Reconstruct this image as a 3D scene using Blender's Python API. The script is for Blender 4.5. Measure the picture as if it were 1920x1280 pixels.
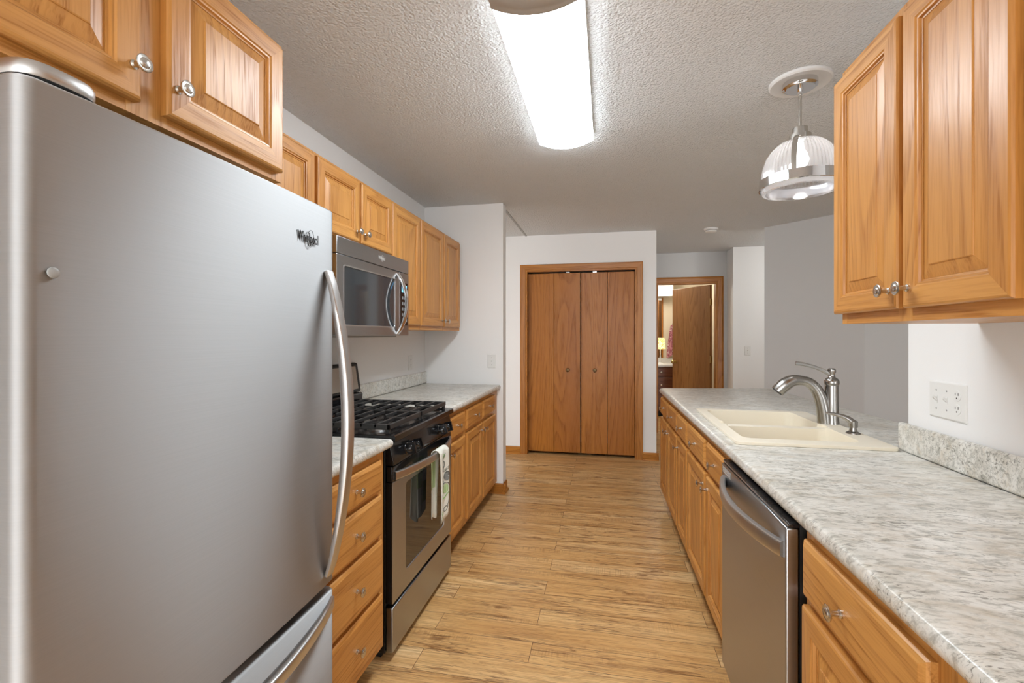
import bpy, bmesh, math, random
from mathutils import Vector, Matrix
random.seed(7)
PI = math.pi
SC = bpy.context.scene
COL = SC.collection
for o in list(bpy.data.objects): bpy.data.objects.remove(o)

# ------------------------------------------------------------------ camera, world, exposure
F_PX, VPX, HOR, EYE = 870.0, 1136.0, 628.0, 1.33
cam_d = bpy.data.cameras.new('camera'); cam = bpy.data.objects.new('camera', cam_d); COL.objects.link(cam)
cam_d.sensor_width = 36.0; cam_d.lens = 36.0*F_PX/1920.0
cam_d.shift_y = -(640.0-HOR)/1920.0
cam_d.clip_start = 0.02
cam.location = (0, 0, EYE); cam.rotation_euler = (PI/2, 0, math.atan((VPX-960.0)/F_PX))
SC.camera = cam
W = bpy.data.worlds.new('world'); SC.world = W; W.use_nodes = True
bg = W.node_tree.nodes['Background']; bg.inputs[0].default_value = (0.97, 0.985, 1.0, 1); bg.inputs[1].default_value = 3.3
SC.view_settings.view_transform = 'Standard'; SC.view_settings.look = 'None'
SC.view_settings.gamma = 1.0; SC.view_settings.use_curve_mapping = False
SC.view_settings.exposure = 0.61
FIXTURE_L = 20.0      # radiance of the fluorescent diffuser

def lamp(name, kind, loc, power, size=0.1, color=(1, 1, 1), rot=(0, 0, 0)):
    d = bpy.data.lights.new(name, kind); d.energy = power; d.color = color
    if kind == 'AREA': d.size = size
    else: d.shadow_soft_size = size
    o = bpy.data.objects.new(name, d); o.location = loc; o.rotation_euler = rot; COL.objects.link(o); return o
lamp('passage_ceiling_lamp', 'POINT', (2.75, 5.35, 2.2), 15, 0.12, (1, 0.97, 0.93))
lamp('bathroom_lamp', 'POINT', (0.75, 7.65, 2.2), 18, 0.12, (1, 0.93, 0.82))

# ------------------------------------------------------------------ materials
def newmat(name):
    m = bpy.data.materials.new(name); m.use_nodes = True
    nt = m.node_tree; b = nt.nodes['Principled BSDF']
    return m, nt, b
def N(nt, t, **kw):
    n = nt.nodes.new(t)
    for k, v in kw.items():
        if k.startswith('i_'):
            key = k[2:]
            key = int(key) if key.isdigit() else key.replace('_', ' ')
            n.inputs[key].default_value = v
        else: setattr(n, k, v)
    return n
def L(nt, a, b): nt.links.new(a, b)
def ramp(nt, stops, interp='LINEAR'):
    r = nt.nodes.new('ShaderNodeValToRGB'); e = r.color_ramp; e.interpolation = interp
    while len(e.elements) < len(stops): e.elements.new(0.5)
    for el, (p, c) in zip(e.elements, stops):
        el.position = p; el.color = (c[0], c[1], c[2], 1) if not isinstance(c, float) else (c, c, c, 1)
    return r
def s2l(r, g, b):
    f = lambda c: (c/255/12.92) if c/255 <= 0.04045 else ((c/255+0.055)/1.055)**2.4
    return (f(r), f(g), f(b))
def plain(name, col, rough=0.5, metal=0.0, spec=0.5, emit=None, est=1.0):
    m, nt, b = newmat(name)
    b.inputs['Base Color'].default_value = (*col, 1); b.inputs['Roughness'].default_value = rough
    b.inputs['Metallic'].default_value = metal; b.inputs['Specular IOR Level'].default_value = spec
    if emit:
        b.inputs['Emission Color'].default_value = (*emit, 1); b.inputs['Emission Strength'].default_value = est
    return m
def objcoord(nt, seed=True, scale=(1, 1, 1), rot=(0, 0, 0)):
    tc = N(nt, 'ShaderNodeTexCoord'); out = tc.outputs['Object']
    if seed:
        oi = N(nt, 'ShaderNodeObjectInfo')
        mul = N(nt, 'ShaderNodeVectorMath', operation='MULTIPLY'); cx = N(nt, 'ShaderNodeCombineXYZ')
        for i in range(3): L(nt, oi.outputs['Random'], cx.inputs[i])
        L(nt, cx.outputs[0], mul.inputs[0]); mul.inputs[1].default_value = (13.1, 7.7, 17.3)
        add = N(nt, 'ShaderNodeVectorMath', operation='ADD'); L(nt, out, add.inputs[0]); L(nt, mul.outputs[0], add.inputs[1]); out = add.outputs[0]
    mp = N(nt, 'ShaderNodeMapping'); mp.inputs['Scale'].default_value = scale; mp.inputs['Rotation'].default_value = rot
    L(nt, out, mp.inputs['Vector']); return mp.outputs[0]
def mixc(nt, fac, a, b, blend='MIX'):
    m = N(nt, 'ShaderNodeMix', data_type='RGBA', blend_type=blend)
    for sock, v in ((m.inputs[0], fac), (m.inputs[6], a), (m.inputs[7], b)):
        if hasattr(v, 'links') or hasattr(v, 'is_linked'): L(nt, v, sock)
        elif isinstance(v, (int, float)): sock.default_value = v
        else: sock.default_value = (v[0], v[1], v[2], 1)
    return m.outputs[2]

def oak(name, axis, light, mid, dark, rough=0.4, cath=4.5, seed=True, ringk=0.36):
    m, nt, b = newmat(name)
    g = 0.085
    sc = [1, 1, 1]; sc[axis] = g
    v = objcoord(nt, seed, tuple(sc))
    n1 = N(nt, 'ShaderNodeTexNoise', i_Scale=cath, i_Detail=1.0, i_Roughness=0.4, i_Distortion=0.25); L(nt, v, n1.inputs['Vector'])
    k1 = N(nt, 'ShaderNodeMath', operation='MULTIPLY', i_1=17.0); L(nt, n1.outputs['Fac'], k1.inputs[0])
    fr = N(nt, 'ShaderNodeMath', operation='FRACT'); L(nt, k1.outputs[0], fr.inputs[0])
    ring = ramp(nt, [(0.0, 0.15), (0.10, 0.85), (0.40, 0.28), (0.8, 0.0)]); L(nt, fr.outputs[0], ring.inputs[0])
    n0 = N(nt, 'ShaderNodeTexNoise', i_Scale=3.0, i_Detail=2.0); L(nt, v, n0.inputs['Vector'])
    sc2 = [260, 260, 260]; sc2[axis] = 9.0
    v2 = objcoord(nt, seed, tuple(sc2))
    n2 = N(nt, 'ShaderNodeTexNoise', i_Scale=1.0, i_Detail=2.0); L(nt, v2, n2.inputs['Vector'])
    pore = ramp(nt, [(0.38, 1.0), (0.54, 0.0)]); L(nt, n2.outputs['Fac'], pore.inputs[0])
    base = ramp(nt, [(0.3, mid), (0.7, light)]); L(nt, n0.outputs['Fac'], base.inputs[0])
    rk = N(nt, 'ShaderNodeMath', operation='MULTIPLY', i_1=ringk); L(nt, ring.outputs[0], rk.inputs[0])
    c1 = mixc(nt, rk.outputs[0], base.outputs[0], dark)
    pa = N(nt, 'ShaderNodeMath', operation='MULTIPLY_ADD', i_1=0.42, i_2=0.14); L(nt, ring.outputs[0], pa.inputs[0])
    pm = N(nt, 'ShaderNodeMath', operation='MULTIPLY'); L(nt, pore.outputs[0], pm.inputs[0]); L(nt, pa.outputs[0], pm.inputs[1])
    c2 = mixc(nt, pm.outputs[0], c1, tuple(q*0.92 for q in dark))
    L(nt, c2, b.inputs['Base Color'])
    b.inputs['Roughness'].default_value = rough
    b.inputs['Coat Roughness'].default_value = 0.24
    mw_ = N(nt, 'ShaderNodeMapRange'); mw_.inputs['To Min'].default_value = 0.2; mw_.inputs['To Max'].default_value = 0.0; mw_.inputs['From Max'].default_value = 0.45; L(nt, pm.outputs[0], mw_.inputs['Value']); L(nt, mw_.outputs[0], b.inputs['Coat Weight'])
    ms_ = N(nt, 'ShaderNodeMapRange'); ms_.inputs['To Min'].default_value = 0.42; ms_.inputs['To Max'].default_value = 0.24; ms_.inputs['From Max'].default_value = 0.45; L(nt, pm.outputs[0], ms_.inputs['Value']); L(nt, ms_.outputs[0], b.inputs['Specular IOR Level'])
    bp = N(nt, 'ShaderNodeBump', i_Strength=0.16, i_Distance=0.001, invert=True); L(nt, pm.outputs[0], bp.inputs['Height']); L(nt, bp.outputs[0], b.inputs['Normal']); L(nt, bp.outputs[0], b.inputs['Coat Normal'])
    return m
HL, HM, HD = s2l(209, 152, 82), s2l(196, 135, 65), s2l(144, 86, 36)
OAK_V = oak('honey_oak_vertical', 2, HL, HM, HD)
OAK_H = oak('honey_oak_horizontal', 1, HL, HM, HD)
OAK_X = oak('honey_oak_depth', 0, HL, HM, HD)
DOOR_V = oak('oak_door_veneer', 2, s2l(178, 112, 28), s2l(163, 97, 21), s2l(118, 64, 12), 0.45, 4.0)
TRIM_V = oak('oak_casing_vertical', 2, s2l(186, 122, 44), s2l(168, 104, 34), s2l(120, 68, 20), 0.4)
TRIM_X = oak('oak_casing_horizontal', 0, s2l(186, 122, 44), s2l(168, 104, 34), s2l(120, 68, 20), 0.4)
TRIM_Y = oak('oak_casing_along', 1, s2l(186, 122, 44), s2l(168, 104, 34), s2l(120, 68, 20), 0.4)
BATH_V = oak('bathroom_door_veneer', 2, s2l(160, 110, 58), s2l(140, 92, 46), s2l(100, 60, 28), 0.34, 5.0)
VAN_X = oak('walnut_stained_vanity', 0, s2l(112, 64, 30), s2l(96, 52, 24), s2l(62, 32, 14), 0.4)

def wall_paint(name, col, bump=0.08):
    m, nt, b = newmat(name)
    b.inputs['Base Color'].default_value = (*col, 1); b.inputs['Roughness'].default_value = 0.7; b.inputs['Specular IOR Level'].default_value = 0.25
    v = objcoord(nt, False, (1, 1, 1)); n = N(nt, 'ShaderNodeTexNoise', i_Scale=220.0, i_Detail=2.0); L(nt, v, n.inputs['Vector'])
    bp = N(nt, 'ShaderNodeBump', i_Strength=bump, i_Distance=0.002); L(nt, n.outputs['Fac'], bp.inputs['Height']); L(nt, bp.outputs[0], b.inputs['Normal'])
    return m
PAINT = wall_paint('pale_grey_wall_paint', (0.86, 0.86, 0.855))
WALL_G = wall_paint('mid_grey_wall', (0.60, 0.60, 0.595))  # darker grey tone for the hall end, angled, dining and far right walls
PAINT_B = wall_paint('cream_bathroom_paint', (0.66, 0.57, 0.43))
def ceiling_mat():
    m, nt, b = newmat('popcorn_ceiling')
    b.inputs['Base Color'].default_value = (0.755, 0.775, 0.785, 1); b.inputs['Roughness'].default_value = 0.9; b.inputs['Specular IOR Level'].default_value = 0.1
    v = objcoord(nt, False)
    n = N(nt, 'ShaderNodeTexNoise', i_Scale=130.0, i_Detail=3.0, i_Roughness=0.6); L(nt, v, n.inputs['Vector'])
    vo = N(nt, 'ShaderNodeTexVoronoi', i_Scale=105.0, feature='SMOOTH_F1'); L(nt, v, vo.inputs['Vector'])
    a = N(nt, 'ShaderNodeMath', operation='SUBTRACT'); L(nt, n.outputs['Fac'], a.inputs[0]); L(nt, vo.outputs['Distance'], a.inputs[1])
    bp = N(nt, 'ShaderNodeBump', i_Strength=0.8, i_Distance=0.010); L(nt, a.outputs[0], bp.inputs['Height']); L(nt, bp.outputs[0], b.inputs['Normal'])
    return m
CEIL = ceiling_mat()

def floor_mat():
    m, nt, b = newmat('hickory_plank_floor')
    tc = N(nt, 'ShaderNodeTexCoord')
    br = N(nt, 'ShaderNodeTexBrick', offset=0.37, offset_frequency=2, i_Scale=1.0)
    br.inputs['Color1'].default_value = (0, 0, 0, 1); br.inputs['Color2'].default_value = (1, 1, 1, 1); br.inputs['Mortar'].default_value = (0.5, 0.5, 0.5, 1)
    br.inputs['Mortar Size'].default_value = 0.0012; br.inputs['Mortar Smooth'].default_value = 0.3; br.inputs['Bias'].default_value = 0.0
    br.inputs['Brick Width'].default_value = 1.21; br.inputs['Row Height'].default_value = 0.127
    mp0 = N(nt, 'ShaderNodeMapping'); mp0.inputs['Location'].default_value = (0.31, 0.045, 0); L(nt, tc.outputs['Object'], mp0.inputs[0]); L(nt, mp0.outputs[0], br.inputs['Vector'])
    sep = N(nt, 'ShaderNodeSeparateColor'); L(nt, br.outputs['Color'], sep.inputs[0])
    off = N(nt, 'ShaderNodeCombineXYZ'); 
    mo = N(nt, 'ShaderNodeMath', operation='MULTIPLY', i_1=37.0); L(nt, sep.outputs[0], mo.inputs[0])
    L(nt, mo.outputs[0], off.inputs[0]); L(nt, mo.outputs[0], off.inputs[2])
    add = N(nt, 'ShaderNodeVectorMath', operation='ADD'); L(nt, tc.outputs['Object'], add.inputs[0]); L(nt, off.outputs[0], add.inputs[1])
    def mapped(s):
        mp = N(nt, 'ShaderNodeMapping'); mp.inputs['Scale'].default_value = s; L(nt, add.outputs[0], mp.inputs[0]); return mp.outputs[0]
    tone = ramp(nt, [(0.0, s2l(226, 184, 124)), (0.5, s2l(238, 202, 144)), (1.0, s2l(245, 214, 162))]); L(nt, sep.outputs[0], tone.inputs[0])
    n1 = N(nt, 'ShaderNodeTexNoise', i_Scale=1.0, i_Detail=4.0, i_Roughness=0.6, i_Distortion=0.6); L(nt, mapped((1.3, 14, 1)), n1.inputs['Vector'])
    r1 = ramp(nt, [(0.32, 0.0), (0.52, 0.55), (0.72, 1.0)]); L(nt, n1.outputs['Fac'], r1.inputs[0])
    c = mixc(nt, r1.outputs[0], s2l(208, 160, 100), tone.outputs[0])
    # long dark growth lines
    n2 = N(nt, 'ShaderNodeTexNoise', i_Scale=1.0, i_Detail=5.0, i_Roughness=0.55, i_Distortion=1.2); L(nt, mapped((1.6, 33, 1)), n2.inputs['Vector'])
    r2 = ramp(nt, [(0.455, 0.0), (0.495, 1.0), (0.53, 0.0)]); L(nt, n2.outputs['Fac'], r2.inputs[0])
    n2b = N(nt, 'ShaderNodeTexNoise', i_Scale=1.0, i_Detail=1.0); L(nt, mapped((2.4, 9, 1)), n2b.inputs['Vector'])
    r2b = ramp(nt, [(0.42, 0.0), (0.6, 1.0)]); L(nt, n2b.outputs['Fac'], r2b.inputs[0])
    mm = N(nt, 'ShaderNodeMath', operation='MULTIPLY'); L(nt, r2.outputs[0], mm.inputs[0]); L(nt, r2b.outputs[0], mm.inputs[1])
    c = mixc(nt, mm.outputs[0], c, s2l(104, 66, 34))
    # fine grain
    n3 = N(nt, 'ShaderNodeTexNoise', i_Scale=1.0, i_Detail=2.0); L(nt, mapped((6, 190, 1)), n3.inputs['Vector'])
    r3 = ramp(nt, [(0.36, 0.5), (0.56, 0.0)]); L(nt, n3.outputs['Fac'], r3.inputs[0])
    c = mixc(nt, r3.outputs[0], c, s2l(176, 126, 74))
    # saw marks across the plank
    n4 = N(nt, 'ShaderNodeTexNoise', i_Scale=1.0, i_Detail=1.0); L(nt, mapped((170, 10, 1)), n4.inputs['Vector'])
    r4 = ramp(nt, [(0.5, 0.0), (0.62, 1.0)]); L(nt, n4.outputs['Fac'], r4.inputs[0])
    n5 = N(nt, 'ShaderNodeTexNoise', i_Scale=1.0, i_Detail=2.0); L(nt, mapped((1.8, 11, 3)), n5.inputs['Vector'])
    r5 = ramp(nt, [(0.55, 0.0), (0.68, 0.28)]); L(nt, n5.outputs['Fac'], r5.inputs[0])
    m5 = N(nt, 'ShaderNodeMath', operation='MULTIPLY'); L(nt, r4.outputs[0], m5.inputs[0]); L(nt, r5.outputs[0], m5.inputs[1])
    c = mixc(nt, m5.outputs[0], c, s2l(140, 96, 54))
    vk = N(nt, 'ShaderNodeTexVoronoi', i_Scale=1.0, i_Randomness=1.0); nk = N(nt, 'ShaderNodeTexNoise', i_Scale=14.0, i_Detail=3.0); L(nt, add.outputs[0], nk.inputs['Vector'])
    dk = N(nt, 'ShaderNodeVectorMath', operation='MULTIPLY_ADD'); L(nt, nk.outputs['Color'], dk.inputs[0]); dk.inputs[1].default_value = (0.5, 0.5, 0.5); L(nt, mapped((2.2, 7.0, 1)), dk.inputs[2]); L(nt, dk.outputs[0], vk.inputs['Vector'])
    rk_ = ramp(nt, [(0.05, 0.75), (0.11, 0.35), (0.17, 0.0)]); L(nt, vk.outputs['Distance'], rk_.inputs[0])
    c = mixc(nt, rk_.outputs[0], c, s2l(120, 74, 36))
    n6 = N(nt, 'ShaderNodeTexNoise', i_Scale=1.0, i_Detail=4.0, i_Roughness=0.6, i_Distortion=0.8); L(nt, mapped((3.5, 75, 2)), n6.inputs['Vector'])
    r6 = ramp(nt, [(0.47, 0.0), (0.50, 0.55), (0.53, 0.0)]); L(nt, n6.outputs['Fac'], r6.inputs[0])
    c = mixc(nt, r6.outputs[0], c, s2l(140, 92, 48))
    c = mixc(nt, br.outputs['Fac'], c, s2l(84, 54, 28))
    L(nt, c, b.inputs['Base Color']); b.inputs['Roughness'].default_value = 0.36
    bp = N(nt, 'ShaderNodeBump', i_Strength=0.35, i_Distance=0.0015, invert=True)
    ma = N(nt, 'ShaderNodeMath', operation='ADD'); L(nt, br.outputs['Fac'], ma.inputs[0]); L(nt, mm.outputs[0], ma.inputs[1])
    L(nt, ma.outputs[0], bp.inputs['Height']); L(nt, bp.outputs[0], b.inputs['Normal'])
    return m
FLOOR = floor_mat()

def laminate():
    m, nt, b = newmat('grey_stone_laminate')
    def nz(s, d=4.0, r=0.55, dist=0.0, off=0):
        v = objcoord(nt, False, s, (0, 0, 0.22))
        n = N(nt, 'ShaderNodeTexNoise', i_Scale=1.0, i_Detail=d, i_Roughness=r, i_Distortion=dist); 
        mp = N(nt, 'ShaderNodeMapping'); mp.inputs['Location'].default_value = (off, off*1.7, off*.3); L(nt, v, mp.inputs[0]); L(nt, mp.outputs[0], n.inputs['Vector']); return n.outputs['Fac']
    f1 = nz((9, 14, 14), 5, 0.62, 0.6)
    r1 = ramp(nt, [(0.30, s2l(204, 200, 190)), (0.52, s2l(224, 222, 215)), (0.72, s2l(236, 235, 230))]); L(nt, f1, r1.inputs[0])
    f2 = nz((26, 62, 55), 6, 0.7, 0.8, 3.1)
    r2 = ramp(nt, [(0.48, 0.0), (0.66, 0.78)]); L(nt, f2, r2.inputs[0])
    c = mixc(nt, r2.outputs[0], r1.outputs[0], s2l(146, 145, 134))
    f3 = nz((9, 22, 18), 4, 0.6, 0.8, 9.7)
    r3 = ramp(nt, [(0.52, 0.0), (0.72, 0.42)]); L(nt, f3, r3.inputs[0])
    c = mixc(nt, r3.outputs[0], c, s2l(188, 168, 136))
    f4 = nz((34, 120, 100), 4, 0.65, 1.4, 17.0); f5 = nz((5, 9, 8), 3, 0.6, 0.3, 5.5)
    r4 = ramp(nt, [(0.535, 0.0), (0.64, 0.85)]); L(nt, f4, r4.inputs[0])
    r5 = ramp(nt, [(0.42, 0.15), (0.6, 1.0)]); L(nt, f5, r5.inputs[0])
    mu = N(nt, 'ShaderNodeMath', operation='MULTIPLY'); L(nt, r4.outputs[0], mu.inputs[0]); L(nt, r5.outputs[0], mu.inputs[1])
    c = mixc(nt, mu.outputs[0], c, s2l(96, 92, 80))
    L(nt, c, b.inputs['Base Color']); b.inputs['Roughness'].default_value = 0.3
    return m
LAMI = laminate()

def brushed(name, col, rough=0.3, axis=2, aniso=0.6, streak=0.06):
    """stainless steel; brushing runs along the two axes other than `axis`'s fine direction"""
    m, nt, b = newmat(name)
    b.inputs['Metallic'].default_value = 1.0
    sc = [3, 3, 3]; sc[axis] = 700
    v = objcoord(nt, True, tuple(sc)); n = N(nt, 'ShaderNodeTexNoise', i_Scale=1.0, i_Detail=3.0); L(nt, v, n.inputs['Vector'])
    r = ramp(nt, [(0.3, tuple(c*0.97 for c in col)), (0.7, tuple(min(1, c*1.02) for c in col))]); L(nt, n.outputs['Fac'], r.inputs[0]); L(nt, r.outputs[0], b.inputs['Base Color'])
    mr = N(nt, 'ShaderNodeMapRange'); mr.inputs['To Min'].default_value = rough-streak; mr.inputs['To Max'].default_value = rough+streak; L(nt, n.outputs['Fac'], mr.inputs['Value']); L(nt, mr.outputs[0], b.inputs['Roughness'])
    if aniso:
        b.inputs['Anisotropic'].default_value = aniso; b.inputs['Anisotropic Rotation'].default_value = 0.25
        t = N(nt, 'ShaderNodeTangent', direction_type='RADIAL', axis='Z'); L(nt, t.outputs[0], b.inputs['Tangent'])
    return m
STEEL = brushed('brushed_stainless', (0.54, 0.545, 0.55), 0.68, 2, 0.85, 0.015)
STEEL_D = brushed('brushed_stainless_darker', (0.44, 0.455, 0.47), 0.33, 2, 0.8, 0.012)
STEEL_H = brushed('smooth_stainless_handle', (0.60, 0.595, 0.59), 0.36, 2, 0.0)
NICKEL = plain('brushed_nickel', (0.62, 0.60, 0.565), 0.24, 1.0)
FAUCET = plain('faucet_nickel', (0.37, 0.36, 0.345), 0.24, 1.0)
CHROME = plain('polished_chrome', (0.78, 0.78, 0.79), 0.07, 1.0)
BRASS = plain('aged_brass', (0.50, 0.36, 0.14), 0.28, 1.0)
BRONZE = plain('antique_bronze', (0.16, 0.10, 0.045), 0.4, 0.8)
BLACK = plain('gloss_black_enamel', (0.008, 0.008, 0.009), 0.14)
BLACKM = plain('matte_black', (0.012, 0.012, 0.012), 0.5)
IRON = plain('cast_iron', (0.028, 0.028, 0.028), 0.42)
DARKGL = plain('dark_oven_glass', (0.016, 0.016, 0.016), 0.05, 0.0, 0.8)
MICROGL = plain('microwave_glass', (0.035, 0.04, 0.045), 0.06, 0.0, 0.8)
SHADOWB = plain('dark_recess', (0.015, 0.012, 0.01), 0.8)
WHITEP = plain('white_plastic', (0.80, 0.80, 0.78), 0.35)
WHITE = plain('white_enamel', (0.78, 0.78, 0.77), 0.4)
GREYP = plain('grey_plastic', (0.33, 0.33, 0.32), 0.45)
LENSCAP = plain('fixture_end_cap', (0.42, 0.40, 0.37), 0.35)
BISCUIT = plain('biscuit_composite', s2l(240, 231, 212), 0.32)
DISP = plain('blue_display', (0.02, 0.05, 0.08), 0.2, emit=(0.15, 0.55, 1.0), est=1.5)
BTN = plain('keypad_grey', (0.25, 0.26, 0.26), 0.4)
TAN = plain('stainless_console', (0.40, 0.37, 0.32), 0.35, 0.7)
LOGO = plain('logo_dark', (0.03, 0.03, 0.032), 0.3, 0.6)
LOGOW = plain('logo_silver', (0.75, 0.74, 0.72), 0.3, 0.6)
MIRROR = plain('mirror_glass', (0.8, 0.8, 0.8), 0.02, 1.0)
DIFF = plain('lit_diffuser', (0.85, 0.85, 0.85), 0.5, emit=(0.88, 0.95, 1.0), est=FIXTURE_L)
BULB = plain('lit_bulb', (0.9, 0.9, 0.9), 0.5, emit=(1.0, 0.97, 0.93), est=12.0)
def glass_mat():
    m, nt, b = newmat('ribbed_clear_glass'); out = nt.nodes['Material Output']
    gl = N(nt, 'ShaderNodeBsdfGlossy', i_Roughness=0.08); tr = N(nt, 'ShaderNodeBsdfTransparent'); tl = N(nt, 'ShaderNodeBsdfTranslucent')
    gl.inputs[0].default_value = (0.95, 0.95, 0.97, 1); tr.inputs[0].default_value = (0.93, 0.94, 0.96, 1); tl.inputs[0].default_value = (0.9, 0.9, 0.92, 1)
    fr = N(nt, 'ShaderNodeLayerWeight', i_Blend=0.35)
    m1 = N(nt, 'ShaderNodeMixShader', i_0=0.42); L(nt, tr.outputs[0], m1.inputs[1]); L(nt, tl.outputs[0], m1.inputs[2])
    m2 = N(nt, 'ShaderNodeMixShader'); L(nt, fr.outputs['Facing'], m2.inputs[0]); L(nt, m1.outputs[0], m2.inputs[1]); L(nt, gl.outputs[0], m2.inputs[2])
    L(nt, m2.outputs[0], out.inputs[0]); return m
GLASS = glass_mat()
def fabric(name, col, cols=None, scale=60, blot=None):
    m, nt, b = newmat(name); v = objcoord(nt, False)
    n = N(nt, 'ShaderNodeTexNoise', i_Scale=scale, i_Detail=2.0); L(nt, v, n.inputs['Vector'])
    if cols:
        r = ramp(nt, cols, 'CONSTANT' if blot else 'LINEAR'); L(nt, n.outputs['Fac'], r.inputs[0]); L(nt, r.outputs[0], b.inputs['Base Color'])
    else: b.inputs['Base Color'].default_value = (*col, 1)
    b.inputs['Roughness'].default_value = 0.9; b.inputs['Specular IOR Level'].default_value = 0.1
    n2 = N(nt, 'ShaderNodeTexNoise', i_Scale=900.0); L(nt, v, n2.inputs['Vector'])
    bp = N(nt, 'ShaderNodeBump', i_Strength=0.16, i_Distance=0.001); L(nt, n2.outputs['Fac'], bp.inputs['Height']); L(nt, bp.outputs[0], b.inputs['Normal'])
    return m
CLOTH = fabric('white_cotton', s2l(226, 226, 216))
INK = plain('charcoal_print', s2l(70, 76, 72), 0.9); INKG = plain('green_print', s2l(120, 160, 78), 0.9); INKL = plain('pale_green_print', s2l(178, 200, 150), 0.9); INKP = plain('grey_print', s2l(128, 132, 130), 0.9)
PINK = fabric('pink_patterned_terry', None, [(0.0, s2l(214, 186, 188)), (0.42, s2l(186, 124, 134)), (0.55, s2l(140, 74, 88)), (0.62, s2l(206, 176, 176))], 22)
SHADEM, _nt, _b = newmat('yellow_floral_shade')
_v = objcoord(_nt, False); _n = N(_nt, 'ShaderNodeTexNoise', i_Scale=26.0, i_Detail=2.0); L(_nt, _v, _n.inputs['Vector'])
_r = ramp(_nt, [(0.0, s2l(120, 150, 60)), (0.42, s2l(240, 226, 120)), (0.52, s2l(250, 246, 214)), (0.6, s2l(222, 150, 50)), (0.7, s2l(244, 228, 130))]); L(_nt, _n.outputs['Fac'], _r.inputs[0])
L(_nt, _r.outputs[0], _b.inputs['Base Color']); L(_nt, _r.outputs[0], _b.inputs['Emission Color']); _b.inputs['Emission Strength'].default_value = 0.6

# ------------------------------------------------------------------ mesh building
class MB:
    def __init__(s): s.v = []; s.f = []; s.m = []
    def add(s, vs, fs, mi=0):
        o = len(s.v); s.v += [tuple(p) for p in vs]
        for i, f in enumerate(fs):
            s.f.append(tuple(o+k for k in f)); s.m.append(mi[i] if isinstance(mi, (list, tuple)) else mi)
        return s
    def box(s, x0, x1, y0, y1, z0, z1, mi=0):
        vs = [(x, y, z) for x in (x0, x1) for y in (y0, y1) for z in (z0, z1)]
        return s.add(vs, [(0, 1, 3, 2), (4, 6, 7, 5), (0, 4, 5, 1), (2, 3, 7, 6), (0, 2, 6, 4), (1, 5, 7, 3)], mi)
    def loops(s, rings, mi=0, cap0=True, cap1=True, closed=True):
        n = len(rings[0]); vs = [p for r in rings for p in r]; fs = []; mm = []
        for i in range(len(rings)-1):
            for k in range(n if closed else n-1):
                fs.append((i*n+k, i*n+(k+1) % n, (i+1)*n+(k+1) % n, (i+1)*n+k)); mm.append(mi[k % len(mi)] if isinstance(mi, (list, tuple)) else mi)
        c = mi[1 % len(mi)] if isinstance(mi, (list, tuple)) else mi
        if cap0: fs.append(tuple(reversed(range(n)))); mm.append(c)
        if cap1: fs.append(tuple((len(rings)-1)*n+k for k in range(n))); mm.append(c)
        return s.add(vs, fs, mm)
    def lathe(s, prof, o=(0, 0, 0), axis='z', n=24, mi=0, cap0=True, cap1=True):
        rings = []
        for a, r in prof:
            ring = []
            for k in range(n):
                t = 2*PI*k/n; c, d = r*math.cos(t), r*math.sin(t)
                p = (c, d, a) if axis == 'z' else ((a, c, d) if axis == 'x' else (d, a, c))
                ring.append((o[0]+p[0], o[1]+p[1], o[2]+p[2]))
            rings.append(ring)
        return s.loops(rings, mi, cap0, cap1)
    def tube(s, pts, rad, n=12, mi=0, sect=None, up=(0, 0, 1)):
        """sweep; rad is a number or list; sect = (half-width a, half-height b) list gives a rounded-rectangle section"""
        P = [Vector(p) for p in pts]; rings = []
        up = Vector(up)
        for i, p in enumerate(P):
            t = (P[min(i+1, len(P)-1)]-P[max(i-1, 0)]).normalized()
            a = t.cross(up); a = a.normalized() if a.length > 1e-5 else Vector((1, 0, 0))
            b = a.cross(t).normalized()
            r = rad[i] if isinstance(rad, (list, tuple)) else rad
            ra, rb = (r, r) if sect is None else (sect[i] if isinstance(sect[0], (list, tuple)) else sect)
            ring = []
            for k in range(n):
                w = 2*PI*k/n; c, d = math.cos(w), math.sin(w)
                if sect is not None:
                    e = 0.45; c = math.copysign(abs(c)**e, c); d = math.copysign(abs(d)**e, d)
                q = p+a*(ra*c)+b*(rb*d); ring.append(tuple(q))
            rings.append(ring)
        return s.loops(rings, mi)
    def prism(s, poly, z0, z1, mi=0):
        return s.loops([[(x, y, z0) for x, y in poly], [(x, y, z1) for x, y in poly]], mi)
    def build(s, name, mats, parent=None, smooth=False, bevel=0.0, seg=2, sub=0, loc=None):
        me = bpy.data.meshes.new(name); me.from_pydata(s.v, [], s.f)
        mats = mats if isinstance(mats, (list, tuple)) else [mats]
        for m in mats: me.materials.append(m)
        for p, i in zip(me.polygons, s.m): p.material_index = i
        bm = bmesh.new(); bm.from_mesh(me); bmesh.ops.recalc_face_normals(bm, faces=bm.faces); bm.to_mesh(me); bm.free()
        return link(name, me, parent, smooth, bevel, seg, sub, loc)
def link(name, me, parent=None, smooth=False, bevel=0.0, seg=2, sub=0, loc=None):
    o = bpy.data.objects.new(name, me); COL.objects.link(o)
    if parent is not None: o.parent = parent
    if loc: o.location = loc
    if bevel:
        b = o.modifiers.new('bevel', 'BEVEL'); b.width = bevel; b.segments = seg; b.limit_method = 'ANGLE'; b.angle_limit = math.radians(40); b.harden_normals = False
    if sub:
        b = o.modifiers.new('sub', 'SUBSURF'); b.levels = sub; b.render_levels = sub
    if smooth or bevel or sub:
        for p in me.polygons: p.use_smooth = True
        me.set_sharp_from_angle(angle=math.radians(38))
    return o
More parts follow.
